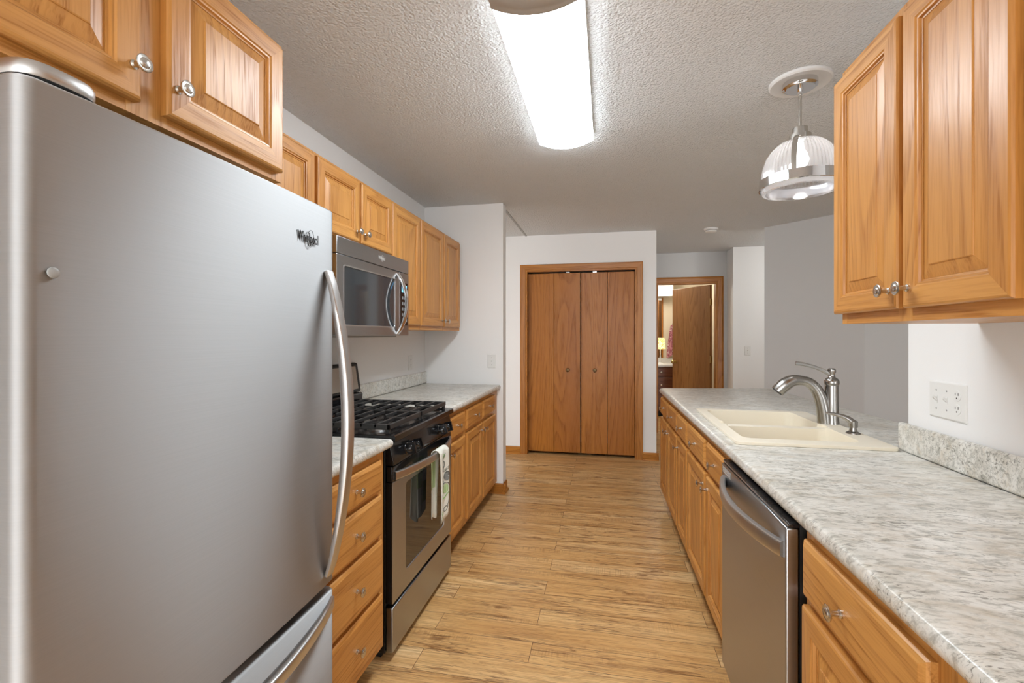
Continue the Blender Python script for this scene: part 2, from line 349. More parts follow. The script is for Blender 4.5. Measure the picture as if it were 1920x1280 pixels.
def thing(name, label, cat, loc=(0, 0, 0), rotz=0.0, group=None):
    o = bpy.data.objects.new(name, None); COL.objects.link(o); o.empty_display_size = 0.05
    o.location = loc; o.rotation_euler = (0, 0, rotz); o['label'] = label; o['category'] = cat
    if group: o['group'] = group
    return o
def tag(o, label, cat, group=None):
    o['label'] = label; o['category'] = cat
    if group: o['group'] = group
    return o
def struct(o): o['kind'] = 'structure'; return o
def evaluated(o):
    dg = bpy.context.evaluated_depsgraph_get(); dg.update()
    return bpy.data.meshes.new_from_object(o.evaluated_get(dg))
def boolean(me, cutters, op='DIFFERENCE'):
    o = bpy.data.objects.new('tmp', me); COL.objects.link(o); cs = []
    for c in cutters:
        k = bpy.data.objects.new('cut', c); COL.objects.link(k); cs.append(k)
        b = o.modifiers.new('b', 'BOOLEAN'); b.operation = op; b.object = k; b.solver = 'EXACT'
    r = evaluated(o)
    for k in cs+[o]: bpy.data.objects.remove(k)
    return r
def text_mesh(body, size, ext=0.0008, bold=0.0, shear=0.0, mat=None):
    c = bpy.data.curves.new('t', 'FONT'); c.body = body; c.size = size; c.extrude = ext; c.offset = bold; c.shear = shear; c.align_x = 'CENTER'; c.align_y = 'CENTER'; c.space_character = 1.02
    o = bpy.data.objects.new('t', c); COL.objects.link(o); me = evaluated(o); bpy.data.objects.remove(o)
    me.materials.clear(); me.materials.append(mat); return me
TXT = Matrix(((0, 0, 1, 0), (1, 0, 0, 0), (0, 1, 0, 0), (0, 0, 0, 1)))   # text x -> +y, text y -> +z, facing +x

# ------------------------------------------------------------------ structure
Z = 2.44
def S(name, mb, mats): return struct(mb.build(name, mats))
S('floor', MB().box(-3.2, 4.2, -2.6, 9.0, -0.06, 0), FLOOR)
S('ceiling', MB().box(-3.2, 4.2, -2.6, 9.0, Z, Z+0.06), CEIL)
WL = -1.545
S('wall_left', MB().box(WL-0.12, WL, -2.6, 3.925, 0, Z), PAINT)
S('wall_return', MB().box(WL, -0.848, 3.81, 3.925, 0, Z), PAINT)
# wall with the closet opening: pieces round the opening
CX0, CX1, CZ = -0.880, 0.325, 2.052
cw = MB().box(-2.4, CX0, 5.125, 5.245, 0, Z).box(CX1, 0.525, 5.125, 5.245, 0, Z).box(CX0, CX1, 5.125, 5.245, CZ, Z)
S('wall_closet', cw, PAINT)
S('wall_passage_left', MB().box(-2.52, -2.4, 3.925, 5.88, 0, Z), PAINT)
S('wall_closet_back', MB().box(-2.4, 0.405, 5.82, 5.88, 0, Z), PAINT)
S('wall_hall_left', MB().box(0.405, 0.525, 5.245, 6.6, 0, Z), PAINT)
HX0, HX1, HZ = 0.68, 1.455, 2.036
S('wall_hall_end', MB().box(0.2, HX0, 6.6, 6.71, 0, Z).box(HX1, 2.3, 6.6, 6.71, 0, Z).box(HX0, HX1, 6.6, 6.71, HZ, Z), WALL_G)
S('wall_hall_right', MB().box(1.575, 1.69, 6.3, 6.6, 0, Z), PAINT)
S('wall_passage_end', MB().box(1.69, 4.2, 6.3, 6.42, 0, Z), PAINT)
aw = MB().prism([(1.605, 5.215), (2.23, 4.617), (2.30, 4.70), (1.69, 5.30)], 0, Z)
S('wall_angled', aw, WALL_G)
S('wall_dining', MB().prism([(2.23, 4.617), (4.2, 4.55), (4.2, 4.68), (2.30, 4.70)], 0, Z), WALL_G)
S('wall_right', MB().box(1.062, 1.18, -2.6, 1.91, 0, Z), PAINT)
S('wall_far_right', MB().box(4.2, 4.3, -2.6, 9.0, 0, Z), WALL_G)
S('wall_bathroom_back', MB().box(-0.2, 2.3, 8.43, 8.53, 0, Z), PAINT_B)
S('wall_bathroom_left', MB().box(-0.25, -0.15, 6.71, 8.43, 0, Z), PAINT_B)
S('wall_bathroom_right', MB().box(1.62, 1.72, 6.71, 8.43, 0, Z), PAINT_B)
S('wall_bathroom_soffit', MB().box(-0.15, 1.1, 8.12, 8.43, 1.985, Z), WHITE)
S('trim_1', MB().box(-0.885, -0.865, 3.925, 5.125, Z-0.004, Z), GREYP)

# casings and baseboards
def casing(name, x0, x1, ztop, yf, w=0.062, t=0.017):
    mb = MB()
    prof = [(0.0, 0.006), (0.004, 0.011), (0.02, 0.013), (0.05, t), (0.058, t), (w, 0.012)]
    for sgn, x in ((-1, x0), (1, x1)):
        rings = []
        for d, h in prof:
            xx = x+sgn*d; zz = ztop+d
            rings.append([(xx, yf-h, 0), (xx, yf-h, zz)])
        rings = [[(x, yf, 0), (x, yf, ztop)]]+rings+[[(x+sgn*w, yf, 0), (x+sgn*w, yf, ztop+w)]]
        mb.loops(rings, 0, False, False, closed=False)
    rings = [[(x0, yf, ztop), (x1, yf, ztop)]]+[[(x0-d, yf-h, ztop+d), (x1+d, yf-h, ztop+d)] for d, h in prof]+[[(x0-w, yf, ztop+w), (x1+w, yf, ztop+w)]]
    mb.loops(rings, 1, False, False, closed=False)
    return struct(mb.build(name, [TRIM_V, TRIM_X], smooth=False))
casing('trim_2', CX0, CX1, CZ, 5.125)
casing('trim_3', HX0, HX1, HZ, 6.6, 0.075)
S('trim_4', MB().box(CX0-0.001, CX0+0.018, 5.118, 5.245, 0, CZ).box(CX1-0.018, CX1+0.001, 5.118, 5.245, 0, CZ).box(CX0+0.018, CX1-0.018, 5.118, 5.245, CZ-0.018, CZ+0.001, 1), [TRIM_V, TRIM_X])
S('trim_5', MB().box(HX0-0.001, HX0+0.018, 6.592, 6.71, 0, HZ).box(HX1-0.018, HX1+0.001, 6.592, 6.71, 0, HZ).box(HX0+0.018, HX1-0.018, 6.592, 6.71, HZ-0.018, HZ+0.001, 1), [TRIM_V, TRIM_X])
def baseb(name, pts, mat, hgt=0.083, t=0.012):
    mb = MB()
    for (x0, y0), (x1, y1) in zip(pts[:-1], pts[1:]):
        d = Vector((x1-x0, y1-y0)); nrm = Vector((d.y, -d.x)).normalized()
        sec = [(0, 0), (0, hgt), (t*.5, hgt), (t, hgt-0.012), (t, 0.02), (t+0.012, 0.016), (t+0.014, 0)]
        e = t+0.013
        u = d.normalized()*0
        mb.loops([[(x0-u.x+nrm.x*a, y0-u.y+nrm.y*a, z) for a, z in sec], [(x1+u.x+nrm.x*a, y1+u.y+nrm.y*a, z) for a, z in sec]], 0)
    return struct(mb.build(name, mat))
baseb('baseboard_return', [(-1.0, 3.81), (-0.822, 3.81)], TRIM_X)
baseb('baseboard_return_end', [(-0.848, 3.785), (-0.848, 3.925)], TRIM_Y)
baseb('baseboard_closet_left', [(-2.4, 5.125), (CX0-0.062, 5.125)], TRIM_X)
baseb('baseboard_closet_right', [(CX1+0.062, 5.125), (0.55, 5.125)], TRIM_X)
baseb('baseboard_hall', [(0.525, 5.10), (0.525, 6.6)], TRIM_Y)

# bifold closet doors and the bathroom door
def bifold(name, x0, x1, knob_x):
    r = struct(thing(name, 'x', 'x', (0, 5.165, 0))); del r['label'], r['category']
    xm = (x0+x1)/2
    for a, b in ((x0, xm-0.0012), (xm+0.0012, x1)):
        MB().box(a, b, 0, 0.03, 0.030, CZ-0.034).build('door_panel', DOOR_V, r, bevel=0.002)
    MB().lathe([(0, 0.012), (-0.012, 0.009), (-0.018, 0.017), (-0.026, 0.0205), (-0.031, 0.016), (-0.033, 0.0)], (knob_x, 0, 0.945), 'y', 20).build('door_knob', BRONZE, r, smooth=True)
    MB().box(knob_x-0.02, knob_x+0.02, 0.005, 0.02, CZ-0.036, CZ-0.018).build('roller_bracket', NICKEL, r)
    return r
xm = -0.272
bifold('door_1', CX0+0.022, xm-0.005, -0.414); bifold('door_2', xm+0.005, CX1-0.022, -0.119)
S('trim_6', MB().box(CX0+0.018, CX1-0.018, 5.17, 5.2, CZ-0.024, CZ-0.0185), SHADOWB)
bd = struct(thing('door_3', 'x', 'x', (HX1-0.040, 6.725, 0), math.radians(180-58.5))); del bd['label'], bd['category']
MB().box(0, 0.762, -0.0, 0.035, 0.012, HZ-0.022).build('door_panel', BATH_V, bd, bevel=0.002)
kn = [(0, 0.026), (0.006, 0.026), (0.009, 0.011), (0.03, 0.010), (0.038, 0.022), (0.052, 0.027), (0.062, 0.022), (0.066, 0.0)]
MB().lathe([(0.035+a, r) for a, r in kn], (0.70, 0, 0.93), 'y', 20).lathe([(-a, r) for a, r in kn], (0.70, 0, 0.93), 'y', 20).build('door_knob', BRASS, bd, smooth=True)
for z in (0.25, 1.0, 1.78):
    MB().box(-0.012, 0.002, 0.006, 0.03, z-0.045, z+0.045).lathe([(z-0.046, 0.006), (z+0.046, 0.006)], (-0.008, 0.038, 0), 'z', 10).build('hinge', BRASS, bd)

# ------------------------------------------------------------------ cabinet kit (local x = out of the face, y = along the run)
def ring(a, b, z0, z1, i, x): return [(x, a+i, z0+i), (x, b-i, z0+i), (x, b-i, z1-i), (x, a+i, z1-i)]
SIDE = [1, 0, 1, 0]      # bottom rail, stile, top rail, stile
def knob(parent, y, z, x0=0.02):
    prof = [(0, 0.0085), (0.003, 0.0085), (0.006, 0.0055), (0.016, 0.0050), (0.021, 0.008), (0.0235, 0.0158), (0.0262, 0.0165), (0.0275, 0.0150), (0.0268, 0.0125), (0.0268, 0.0100), (0.0290, 0.0085), (0.0300, 0.0055), (0.0302, 0.0)]
    return MB().lathe([(x0+a, r) for a, r in prof], (0, y, z), 'x', 20).build('knob', NICKEL, parent, smooth=True)
def raised_door(root, a, b, z0, z1, kn=None, fw=0.052):
    T = 0.02
    fr = [(0.0, 0.0), (0.0, T-0.006), (0.003, T-0.002), (0.007, T), (fw-0.004, T), (fw-0.001, T-0.003), (fw+0.003, T-0.0035), (fw+0.005, T-0.009), (fw+0.009, T-0.010), (fw+0.009, 0.004)]
    mb = MB().loops([ring(a, b, z0, z1, i, x) for i, x in fr], SIDE, True, False)
    o = mb.build('door', [OAK_V, OAK_H], root)
    p = fw+0.0095
    pr = [(p, 0.003), (p, T-0.0115), (p+0.002, T-0.011), (p+0.028, T-0.0045), (p+0.0285, T-0.003), (p+0.0305, T-0.002)]
    mb = MB().loops([ring(a, b, z0, z1, i, x) for i, x in pr], 0, True, True)
    mb.build('raised_panel', [OAK_V], o)
    if kn: knob(o, *kn)
    return o
def drawer(root, a, b, z0, z1, kn=True, name='drawer'):
    fr = [(0.0, 0.0), (0.0, 0.010), (0.003, 0.0145), (0.009, 0.0175), (0.012, 0.0195), (0.014, 0.02)]
    o = MB().loops([ring(a, b, z0, z1, i, x) for i, x in fr], 0).build(name, [OAK_H], root)
    if kn:
        y, z = kn if isinstance(kn, tuple) else ((a+b)/2, (z0+z1)/2)
        knob(o, y, z)
    return o
def cabinet(name, label, cat, group, loc, rotz, mp, span, z0, z1, depth, toe, stiles, rails, doors=(), drawers=(), ctop=None):
    """mp maps a run coordinate to the local y; stiles = [(a,b)], rails = [(z0,z1)]"""
    r = thing(name, label, cat, loc, rotz, group)
    def yy(a, b):
        p, q = mp(a), mp(b); return (min(p, q), max(p, q))
    A, B = yy(*span)
    MB().box(-depth, -0.0192, A, B, z0, ctop or z1).build('carcass', [OAK_V], r)
    mb = MB(); ss = sorted(yy(*s_) for s_ in stiles)
    for p, q in ss: mb.box(-0.019, 0, p, q, z0, z1, 0)
    for (p0, q0), (p1, q1) in zip(ss[:-1], ss[1:]):
        for c, d in rails: mb.box(-0.019, -0.0004, q0, p1, c, d, 1)
    mb.build('face_frame', [OAK_V, OAK_H], r)
    if toe:
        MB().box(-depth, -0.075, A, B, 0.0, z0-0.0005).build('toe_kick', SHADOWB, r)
    for d in doors:
        a, b = yy(d[0], d[1]); kn = (mp(d[4][0]), d[4][1]) if len(d) > 4 and d[4] else None
        raised_door(r, a, b, d[2], d[3], kn)
    for d in drawers:
        a, b = yy(d[0], d[1]); kn = (mp(d[4][0]), d[4][1]) if len(d) > 4 and d[4] else True
        drawer(r, a, b, d[2], d[3], kn)
    return r
def left(xf, a, b): m = (a+b)/2; return (xf, m, 0), 0.0, (lambda y: y-m)
TILT = 0.014
def rightrun(a, b, xo=0.472):
    m = (a+b)/2; return (xo-TILT*(m-1.2), m, 0), PI+TILT, (lambda y: -(y-m))
def right(xf, a, b): m = (a+b)/2; return (xf, m, 0), PI, (lambda y: -(y-m))

UG = 'oak wall cabinets on the left wall'
XU = -1.21; UD = XU-WL-0.003
def upper(label, a, b, z0, z1, doors, stiles):
    l, r, mp = left(XU, a, b)
    return cabinet('wall_cabinet', label, 'cabinet', UG, l, r, mp, (a, b), z0, z1, UD, False, stiles, [(z0, z0+0.035), (z1-0.03, z1)], doors)
zt, zb = 2.088, 1.392
upper('oak wall cabinet partly hidden behind the refrigerator top, left of the microwave cabinet', 1.252, 1.748, 1.368, 2.105, [(1.285, 1.738, zb, zt, (1.32, 1.44))], [(1.252, 1.30), (1.725, 1.748)])
upper('short two-door oak wall cabinet directly above the microwave', 1.7495, 2.4595, 1.77, 2.105, [(1.757, 2.10, 1.787, zt, (2.07, 1.835)), (2.117, 2.453, 1.787, zt, (2.147, 1.835))], [(1.7495, 1.775), (2.085, 2.13), (2.435, 2.4595)])
upper('tall single-door oak wall cabinet just right of the microwave', 2.461, 2.873, 1.365, 2.105, [(2.467, 2.865, zb, zt, (2.50, 1.44))], [(2.461, 2.49), (2.845, 2.873)])
upper('tall two-door oak wall cabinet at the far end, nearest the white return wall', 2.8745, 3.745, 1.365, 2.105, [(2.883, 3.305, zb, zt, (3.27, 1.435)), (3.328, 3.70, zb, zt, (3.362, 1.435))], [(2.8745, 2.90), (3.29, 3.345), (3.68, 3.745)])
# cabinet over the refrigerator
l, r, mp = left(-0.89, 0.30, 1.145)
cabinet('wall_cabinet', 'deep two-door oak cabinet above the stainless refrigerator', 'cabinet', None, l, r, mp, (0.30, 1.145), 1.755, 2.135, 0.652, False, [(0.30, 0.35), (0.715, 0.80), (1.10, 1.145)], [(1.755, 1.80), (2.10, 2.135)],
        [(0.345, 0.732, 1.777, 2.118, (0.714, 1.838)), (0.785, 1.130, 1.777, 2.118, (0.806, 1.838))])
# right-hand wall cabinet
l, r, mp = right(0.71, 0.86, 1.592)
cabinet('wall_cabinet', 'large two-door oak wall cabinet on the right, above the counter', 'cabinet', None, l, r, mp, (0.86, 1.592), 1.364, 2.13, 0.35, False, [(0.86, 0.95), (1.262, 1.315), (1.565, 1.592)], [(1.364, 1.41), (2.085, 2.13)],
        [(1.289, 1.608, 1.394, 2.103, (1.318, 1.440)), (0.962, 1.268, 1.394, 2.103, (1.244, 1.440))])
l, r, mp = right(0.71, 0.30, 0.859)
cabinet('wall_cabinet', 'oak wall cabinet at the right frame edge, next to the large two-door one', 'cabinet', None, l, r, mp, (0.30, 0.859), 1.364, 2.13, 0.35, False, [(0.30, 0.35), (0.80, 0.859)], [(1.364, 1.41), (2.085, 2.13)], [(0.33, 0.84, 1.394, 2.103, (0.80, 1.44))])

# base cabinets, left
DR = (0.715, 0.847); DO = (0.135, 0.690)
BR = [(0.10, 0.15), (0.675, 0.725), (0.835, 0.875)]
l, r, mp = left(-0.866, 1.262, 1.702)
cabinet('base_cabinet', 'oak base cabinet with four drawers between refrigerator and range', 'cabinet', None, l, r, mp, (1.262, 1.702), 0.10, 0.8755, 0.675, True, [(1.262, 1.29), (1.645, 1.702)], [(0.10, 0.15), (0.32, 0.35), (0.53, 0.56), (0.71, 0.735), (0.835, 0.8755)], [],
        [(1.27, 1.664, 0.728, 0.846), (1.27, 1.666, 0.555, 0.712), (1.27, 1.668, 0.345, 0.538), (1.27, 1.67, 0.138, 0.327)])
l, r, mp = left(-0.90, 2.50, 2.875)
LG = 'oak base cabinets beyond the range'
cabinet('base_cabinet', 'narrow one-door oak base cabinet right next to the black range', 'cabinet', LG, l, r, mp, (2.50, 2.8745), 0.10, 0.8755, 0.64, True, [(2.50, 2.545), (2.835, 2.8745)], BR, [(2.53, 2.852, *DO, (2.56, 0.632))], [(2.53, 2.852, *DR)])
l, r, mp = left(-0.90, 2.876, 3.805)
cabinet('base_cabinet', 'two-door oak base cabinet at the far end of the left counter', 'cabinet', LG, l, r, mp, (2.876, 3.805), 0.10, 0.8755, 0.64, True, [(2.876, 2.915), (3.26, 3.31), (3.66, 3.805)], BR,
        [(2.90, 3.272, *DO, (3.245, 0.642)), (3.30, 3.682, *DO, (3.328, 0.642))], [(2.90, 3.272, *DR), (3.30, 3.682, *DR)])
# base cabinets, right
RG = 'oak base cabinets under the right counter'
def rbase(label, a, b, doors, drawers, stiles, ctop=None):
    l, r, mp = rightrun(a, b)
    return cabinet('base_cabinet', label, 'cabinet', RG, l, r, mp, (a, b), 0.10, 0.8755, 0.575, True, stiles, BR, doors, drawers, ctop)
RD = (0.14, 0.700); RR = (0.722, 0.85)
rbase('one-drawer oak base cabinet on the near side of the dishwasher', 0.765, 1.228, [(0.79, 1.212, 0.14, 0.695, (0.83, 0.64))], [(0.79, 1.212, 0.716, 0.85, (1.025, 0.78))], [(0.765, 0.81), (1.19, 1.228)])
rbase('oak base cabinet at the bottom right frame corner, nearest the camera', 0.0, 0.7645, [(0.03, 0.742, 0.14, 0.695, (0.70, 0.64))], [(0.03, 0.742, 0.716, 0.85)], [(0.0, 0.05), (0.72, 0.7645)])
rbase('two-door oak sink base cabinet just beyond the dishwasher', 1.865, 2.674, [(1.90, 2.212, *RD, (2.185, 0.645)), (2.243, 2.662, *RD, (2.275, 0.645))], [(1.90, 2.212, *RR), (2.243, 2.662, *RR)], [(1.865, 1.93), (2.195, 2.26), (2.645, 2.674)], 0.71)
rbase('narrow single-door oak base cabinet beyond the sink base', 2.675, 3.008, [(2.69, 2.995, *RD, (2.965, 0.645))], [(2.69, 2.995, *RR)], [(2.675, 2.71), (2.98, 3.008)], 0.71)
rbase('two-door oak base cabinet at the far end of the peninsula', 3.009, 3.79, [(3.02, 3.40, *RD, (3.37, 0.645)), (3.42, 3.78, *RD, (3.45, 0.645))], [(3.02, 3.40, *RR), (3.42, 3.78, *RR)], [(3.009, 3.04), (3.385, 3.435), (3.76, 3.79)])

# ------------------------------------------------------------------ countertops
def slab(poly, z0=0.876, z1=0.914, bev=0.017):
    bm = bmesh.new(); vs = [bm.verts.new((x, y, z0)) for x, y in poly]; f = bm.faces.new(vs)
    ex = bmesh.ops.extrude_face_region(bm, geom=[f]); bmesh.ops.translate(bm, verts=[g for g in ex['geom'] if isinstance(g, bmesh.types.BMVert)], vec=(0, 0, z1-z0))
    bmesh.ops.recalc_face_normals(bm, faces=bm.faces)
    ed = [e for e in bm.edges if abs(e.verts[0].co.z-e.verts[1].co.z) < 1e-6]
    ver = [e for e in bm.edges if abs(e.verts[0].co.z-e.verts[1].co.z) > 1e-6]
    bmesh.ops.bevel(bm, geom=ed, offset=bev, segments=4, profile=0.5, affect='EDGES', clamp_overlap=True)
    me = bpy.data.meshes.new('slab'); bm.to_mesh(me); bm.free(); me.materials.append(LAMI); return me
def boxmesh(x0, x1, y0, y1, z0, z1, bev=0.0, bot=0.0, top_scale=1.0, seg=5):
    bm = bmesh.new(); bmesh.ops.create_cube(bm, size=1.0)
    for v in bm.verts: v.co = Vector((x0 if v.co.x < 0 else x1, y0 if v.co.y < 0 else y1, z0 if v.co.z < 0 else z1))
    if top_scale != 1.0:
        c = Vector(((x0+x1)/2, (y0+y1)/2, 0))
        for v in bm.verts:
            if abs(v.co.z-z0) < 1e-6: v.co.x = c.x+(v.co.x-c.x)*top_scale; v.co.y = c.y+(v.co.y-c.y)*top_scale
    if bev:
        ed = [e for e in bm.edges if abs(e.verts[0].co.z-e.verts[1].co.z) > 1e-6]
        bmesh.ops.bevel(bm, geom=ed, offset=bev, segments=seg, profile=0.5, affect='EDGES')
    if bot:
        ed = [e for e in bm.edges if abs(e.verts[0].co.z-z0) < 1e-6 and abs(e.verts[1].co.z-z0) < 1e-6]
        bmesh.ops.bevel(bm, geom=ed, offset=bot, segments=4, profile=0.5, affect='EDGES')
    me = bpy.data.meshes.new('b'); bm.to_mesh(me); bm.free(); return me
def counter(label, mesh, splash):
    r = thing('countertop', label, 'countertop', (0, 0, 0))
    link('worktop', mesh, r, smooth=True)
    if splash:
        x0, x1, y0, y1 = splash
        MB().box(x0, x1, y0, y1, 0.9145, 1.016).build('backsplash', LAMI, r, bevel=0.009, seg=3)
    return r
counter('short speckled grey laminate countertop between refrigerator and range', slab([(-0.84, 1.256), (-0.84, 1.738), (WL+0.003, 1.738), (WL+0.003, 1.256)]), (WL+0.002, WL+0.022, 1.256, 1.738))
counter('speckled grey laminate countertop right of the range, reaching the return wall', slab([(-0.866, 2.497), (-0.866, 3.807), (WL+0.003, 3.807), (WL+0.003, 2.497)]), (WL+0.002, WL+0.022, 2.497, 3.807))
fx = lambda y: 0.447-TILT*(y-1.2)
SX0, SX1, SY0, SY1 = 0.486, 1.032, 1.895, 2.715
poly = [(fx(-0.6), -0.6), (fx(3.79), 3.79), (fx(3.8)+0.02, 3.815), (1.22, 3.962), (1.262, 3.93), (1.40, 2.3), (1.40, 1.925), (1.059, 1.925), (1.059, -0.6)]
top = boolean(slab(poly), [boxmesh(SX0+0.022, SX1-0.022, SY0+0.022, SY1-0.022, 0.80, 1.0, 0.03)])
counter('long speckled grey laminate peninsula countertop on the right holding the sink', top, (1.040, 1.060, -0.6, 1.935))

# sink
body = boolean(boxmesh(SX0, SX1, SY0, SY1, 0.9145, 0.926, 0.022), [boxmesh(SX0+0.025, SX1-0.025, SY0+0.025, SY1-0.025, 0.725, 0.92, 0.03)], 'UNION')
body = boolean(body, [boxmesh(0.530, 0.950, 1.972, 2.275, 0.745, 1.0, 0.038, 0.035, 0.965), boxmesh(0.530, 0.950, 2.320, 2.672, 0.745, 1.0, 0.038, 0.035, 0.965)])
div = boxmesh(0.52, 0.96, 2.26, 2.335, 0.916, 1.0)
body = boolean(body, [div])
body.materials.clear(); body.materials.append(BISCUIT)
sk = thing('sink', 'biscuit coloured double-bowl drop-in sink in the peninsula countertop', 'sink', (0, 0, 0))
link('basin', body, sk, smooth=True, bevel=0.004, seg=3)
for y in (2.12, 2.50):
    MB().lathe([(0.7465, 0.044), (0.749, 0.042), (0.749, 0.03), (0.747, 0.028), (0.747, 0.0)], (0.74, y, 0), 'z', 24, cap0=False).build('drain', NICKEL, sk, smooth=True)

# faucet
fa = thing('faucet', 'brushed nickel single-lever faucet at the back of the sink', 'faucet', (1.0, 2.37, 0.926), PI-0.05)
MB().lathe([(0.0, 0.031), (0.006, 0.030), (0.02, 0.028), (0.175, 0.0265), (0.178, 0.029), (0.186, 0.0305), (0.196, 0.030), (0.205, 0.025), (0.211, 0.016), (0.217, 0.0125), (0.226, 0.0125), (0.236, 0.017), (0.246, 0.0165), (0.252, 0.011), (0.253, 0.0)], (-0.012, 0, 0), 'z', 28).build('body', FAUCET, fa, smooth=True)
def bez(p0, p1, p2, p3, n=18):
    out = []
    for i in range(n+1):
        t = i/n; a = (1-t)**3; b = 3*t*(1-t)**2; c = 3*t*t*(1-t); d = t**3
        out.append(tuple(a*w+b*x+c*y+d*z for w, x, y, z in zip(p0, p1, p2, p3)))
    return out
p = bez((0.016, 0, 0.0), (0.022, 0, 0.12), (0.05, 0, 0.185), (0.105, 0, 0.193), 12)+bez((0.105, 0, 0.193), (0.15, 0, 0.20), (0.175, 0, 0.185), (0.212, 0, 0.140), 10)[1:]
rr = [0.030-0.008*min(1, i/12) for i in range(13)]+[0.0225+0.0012*i for i in range(1, 8)]+[0.030, 0.030, 0.028]
MB().tube(p, rr, 18, up=(0, 1, 0)).build('spout', FAUCET, fa, smooth=True)
e = Vector(p[-1]); dn = (e-Vector(p[-2])).normalized()
MB().tube([tuple(e-dn*0.001), tuple(e+dn*0.003)], 0.023, 18, up=(0, 1, 0)).build('spray_face', BLACKM, fa, smooth=True)
p = bez((-0.008, 0, 0.222), (0.02, 0, 0.240), (0.05, 0, 0.262), (0.135, 0, 0.274), 14)
MB().tube(p, 0.008, 12, sect=[(0.0105-0.0015*math.sin(i/14*PI)-0.001*i/14, 0.0085-0.0045*i/14) for i in range(15)], up=(0, 1, 0)).build('lever', FAUCET, fa, smooth=True)
sd = thing('soap_dispenser', 'small brushed nickel soap pump beside the faucet', 'soap dispenser', (0.995, 2.145, 0.926), PI-0.1)
MB().lathe([(0, 0.026), (0.004, 0.025), (0.010, 0.015), (0.022, 0.0125), (0.026, 0.0125)], (0, 0, 0), 'z', 24).build('collar', FAUCET, sd, smooth=True)
p = bez((-0.002, 0, 0.026), (0.0, 0, 0.055), (0.03, 0, 0.075), (0.098, 0, 0.080), 14)
MB().lathe([(0.026, 0.0155), (0.05, 0.0165), (0.052, 0.015)], (0, 0, 0), 'z', 20).tube([(0.0, 0, 0.043)]+p[6:], [0.0145, 0.0125, 0.011, 0.0098, 0.009, 0.008, 0.0072, 0.0064, 0.0056, 0.005], 14, up=(0, 1, 0)).build('pump_head', FAUCET, sd, smooth=True)

# ------------------------------------------------------------------ refrigerator
RX, RY0, RY1 = -0.785, 0.487, 1.243
rf = thing('refrigerator', 'tall brushed stainless bottom-freezer refrigerator on the left', 'refrigerator', (RX, (RY0+RY1)/2, 0))
hw = (RY1-RY0)/2
MB().box(WL+0.03-RX, -0.078, -hw+0.004, hw-0.004, 0.03, 1.685).build('cabinet_body', GREYP, rf, bevel=0.004)
MB().box(-0.6, -0.09, -hw+0.02, hw-0.02, 0, 0.055).build('base_grille', BLACKM, rf)
MB().box(-0.0775, -0.055, -hw+0.008, hw-0.008, 0.585, 1.684).build('gasket', BLACKM, rf)
def front_outline(bulge=0.010, rad=0.022, n=22, x0=-0.055):
    pts = [(x0, -hw)]
    for k in range(7):
        t = PI/2*k/6; pts.append((-rad-bulge*0.0+rad*math.sin(t)-0.0, -hw+rad-rad*math.cos(t)))
    for k in range(1, n):
        y = -hw+rad+(2*hw-2*rad)*k/n; u = (y/(hw-rad)); pts.append((bulge*(1-u*u), y))
    for k in range(7):
        t = PI/2*k/6; pts.append((-rad+rad*math.cos(t), hw-rad+rad*math.sin(t)))
    pts.append((x0, hw)); return pts
def front_panel(name, z0, z1, parent, mat, bulge=0.010):
    out = front_outline(bulge)
    def at(i, z): return [(x-i if x > -0.054 else x, y*(1-i/hw), z) for x, y in out]
    mb = MB().loops([at(0.006, z0), at(0.002, z0+0.002), at(0, z0+0.006), at(0, z1-0.006), at(0.002, z1-0.002), at(0.006, z1)], 0)
    return mb.build(name, mat, parent, smooth=True)
dr = front_panel('door', 0.612, 1.694, rf, STEEL)
fz = front_panel('freezer_drawer', 0.075, 0.588, rf, STEEL, 0.006)
def bow(a, b, out, n=20, flat=0.0):
    P = []
    for i in range(n+1):
        t = i/n; w = math.sin(PI*t)**0.8
        P.append(tuple(a[k]*(1-t)+b[k]*t+out[k]*w for k in range(3)))
    return P
hy = 1.196-(RY0+RY1)/2
hp = bow((0.006, hy+0.004, 1.512), (0.006, hy+0.004, 0.645), (0.060, 0, 0), 26)
MB().tube(hp, 0.01, 16, sect=[(0.017, 0.006+0.008*math.sin(PI*i/26)) for i in range(27)], up=(1, 0, 0)).build('handle', STEEL_H, dr, smooth=True)
hp = bow((0.004, hw-0.022, 0.555), (0.004, -hw+0.03, 0.555), (0.055, 0, 0), 26)
MB().tube(hp, 0.01, 16, sect=[(0.006+0.008*math.sin(PI*i/26), 0.016) for i in range(27)], up=(0, 0, 1)).build('handle', STEEL_H, fz, smooth=True)
me = text_mesh('Whirlpool', 0.034, 0.0004, 0.0002, 0, LOGO); me.transform(Matrix.Diagonal((0.60, 1.12, 1, 1)))
tm = TXT @ Matrix.Identity(4); me.transform(tm)
lg = link('logo_lettering', me, dr, loc=(0.0085, 1.104-(RY0+RY1)/2, 1.588))
rp = [(0.0008, 0.013*math.cos(t)-0.003*math.sin(t), 0.008*math.cos(t)+0.021*math.sin(t)) for t in [2*PI*k/28 for k in range(29)]]
MB().tube(rp, 0.0007, 6, up=(1, 0, 0)).build('logo_ring', LOGO, dr, loc=(0.0085, 1.112-(RY0+RY1)/2, 1.588))
MB().lathe([(0, 0.008), (0.002, 0.0075), (0.0035, 0.005), (0.0035, 0.0)], (0.003, 0.525-(RY0+RY1)/2, 1.420), 'x', 20).build('door_plug', GREYP, dr, smooth=True)
hc = MB()
def capring(s, z): 
    pts = []
    for k in range(24):
        t = 2*PI*k/24; c, d = math.cos(t), math.sin(t)
        pts.append((-0.06+0.058*s*math.copysign(abs(c)**0.6, c), -hw+0.062+0.055*s*math.copysign(abs(d)**0.6, d), z))
    return pts
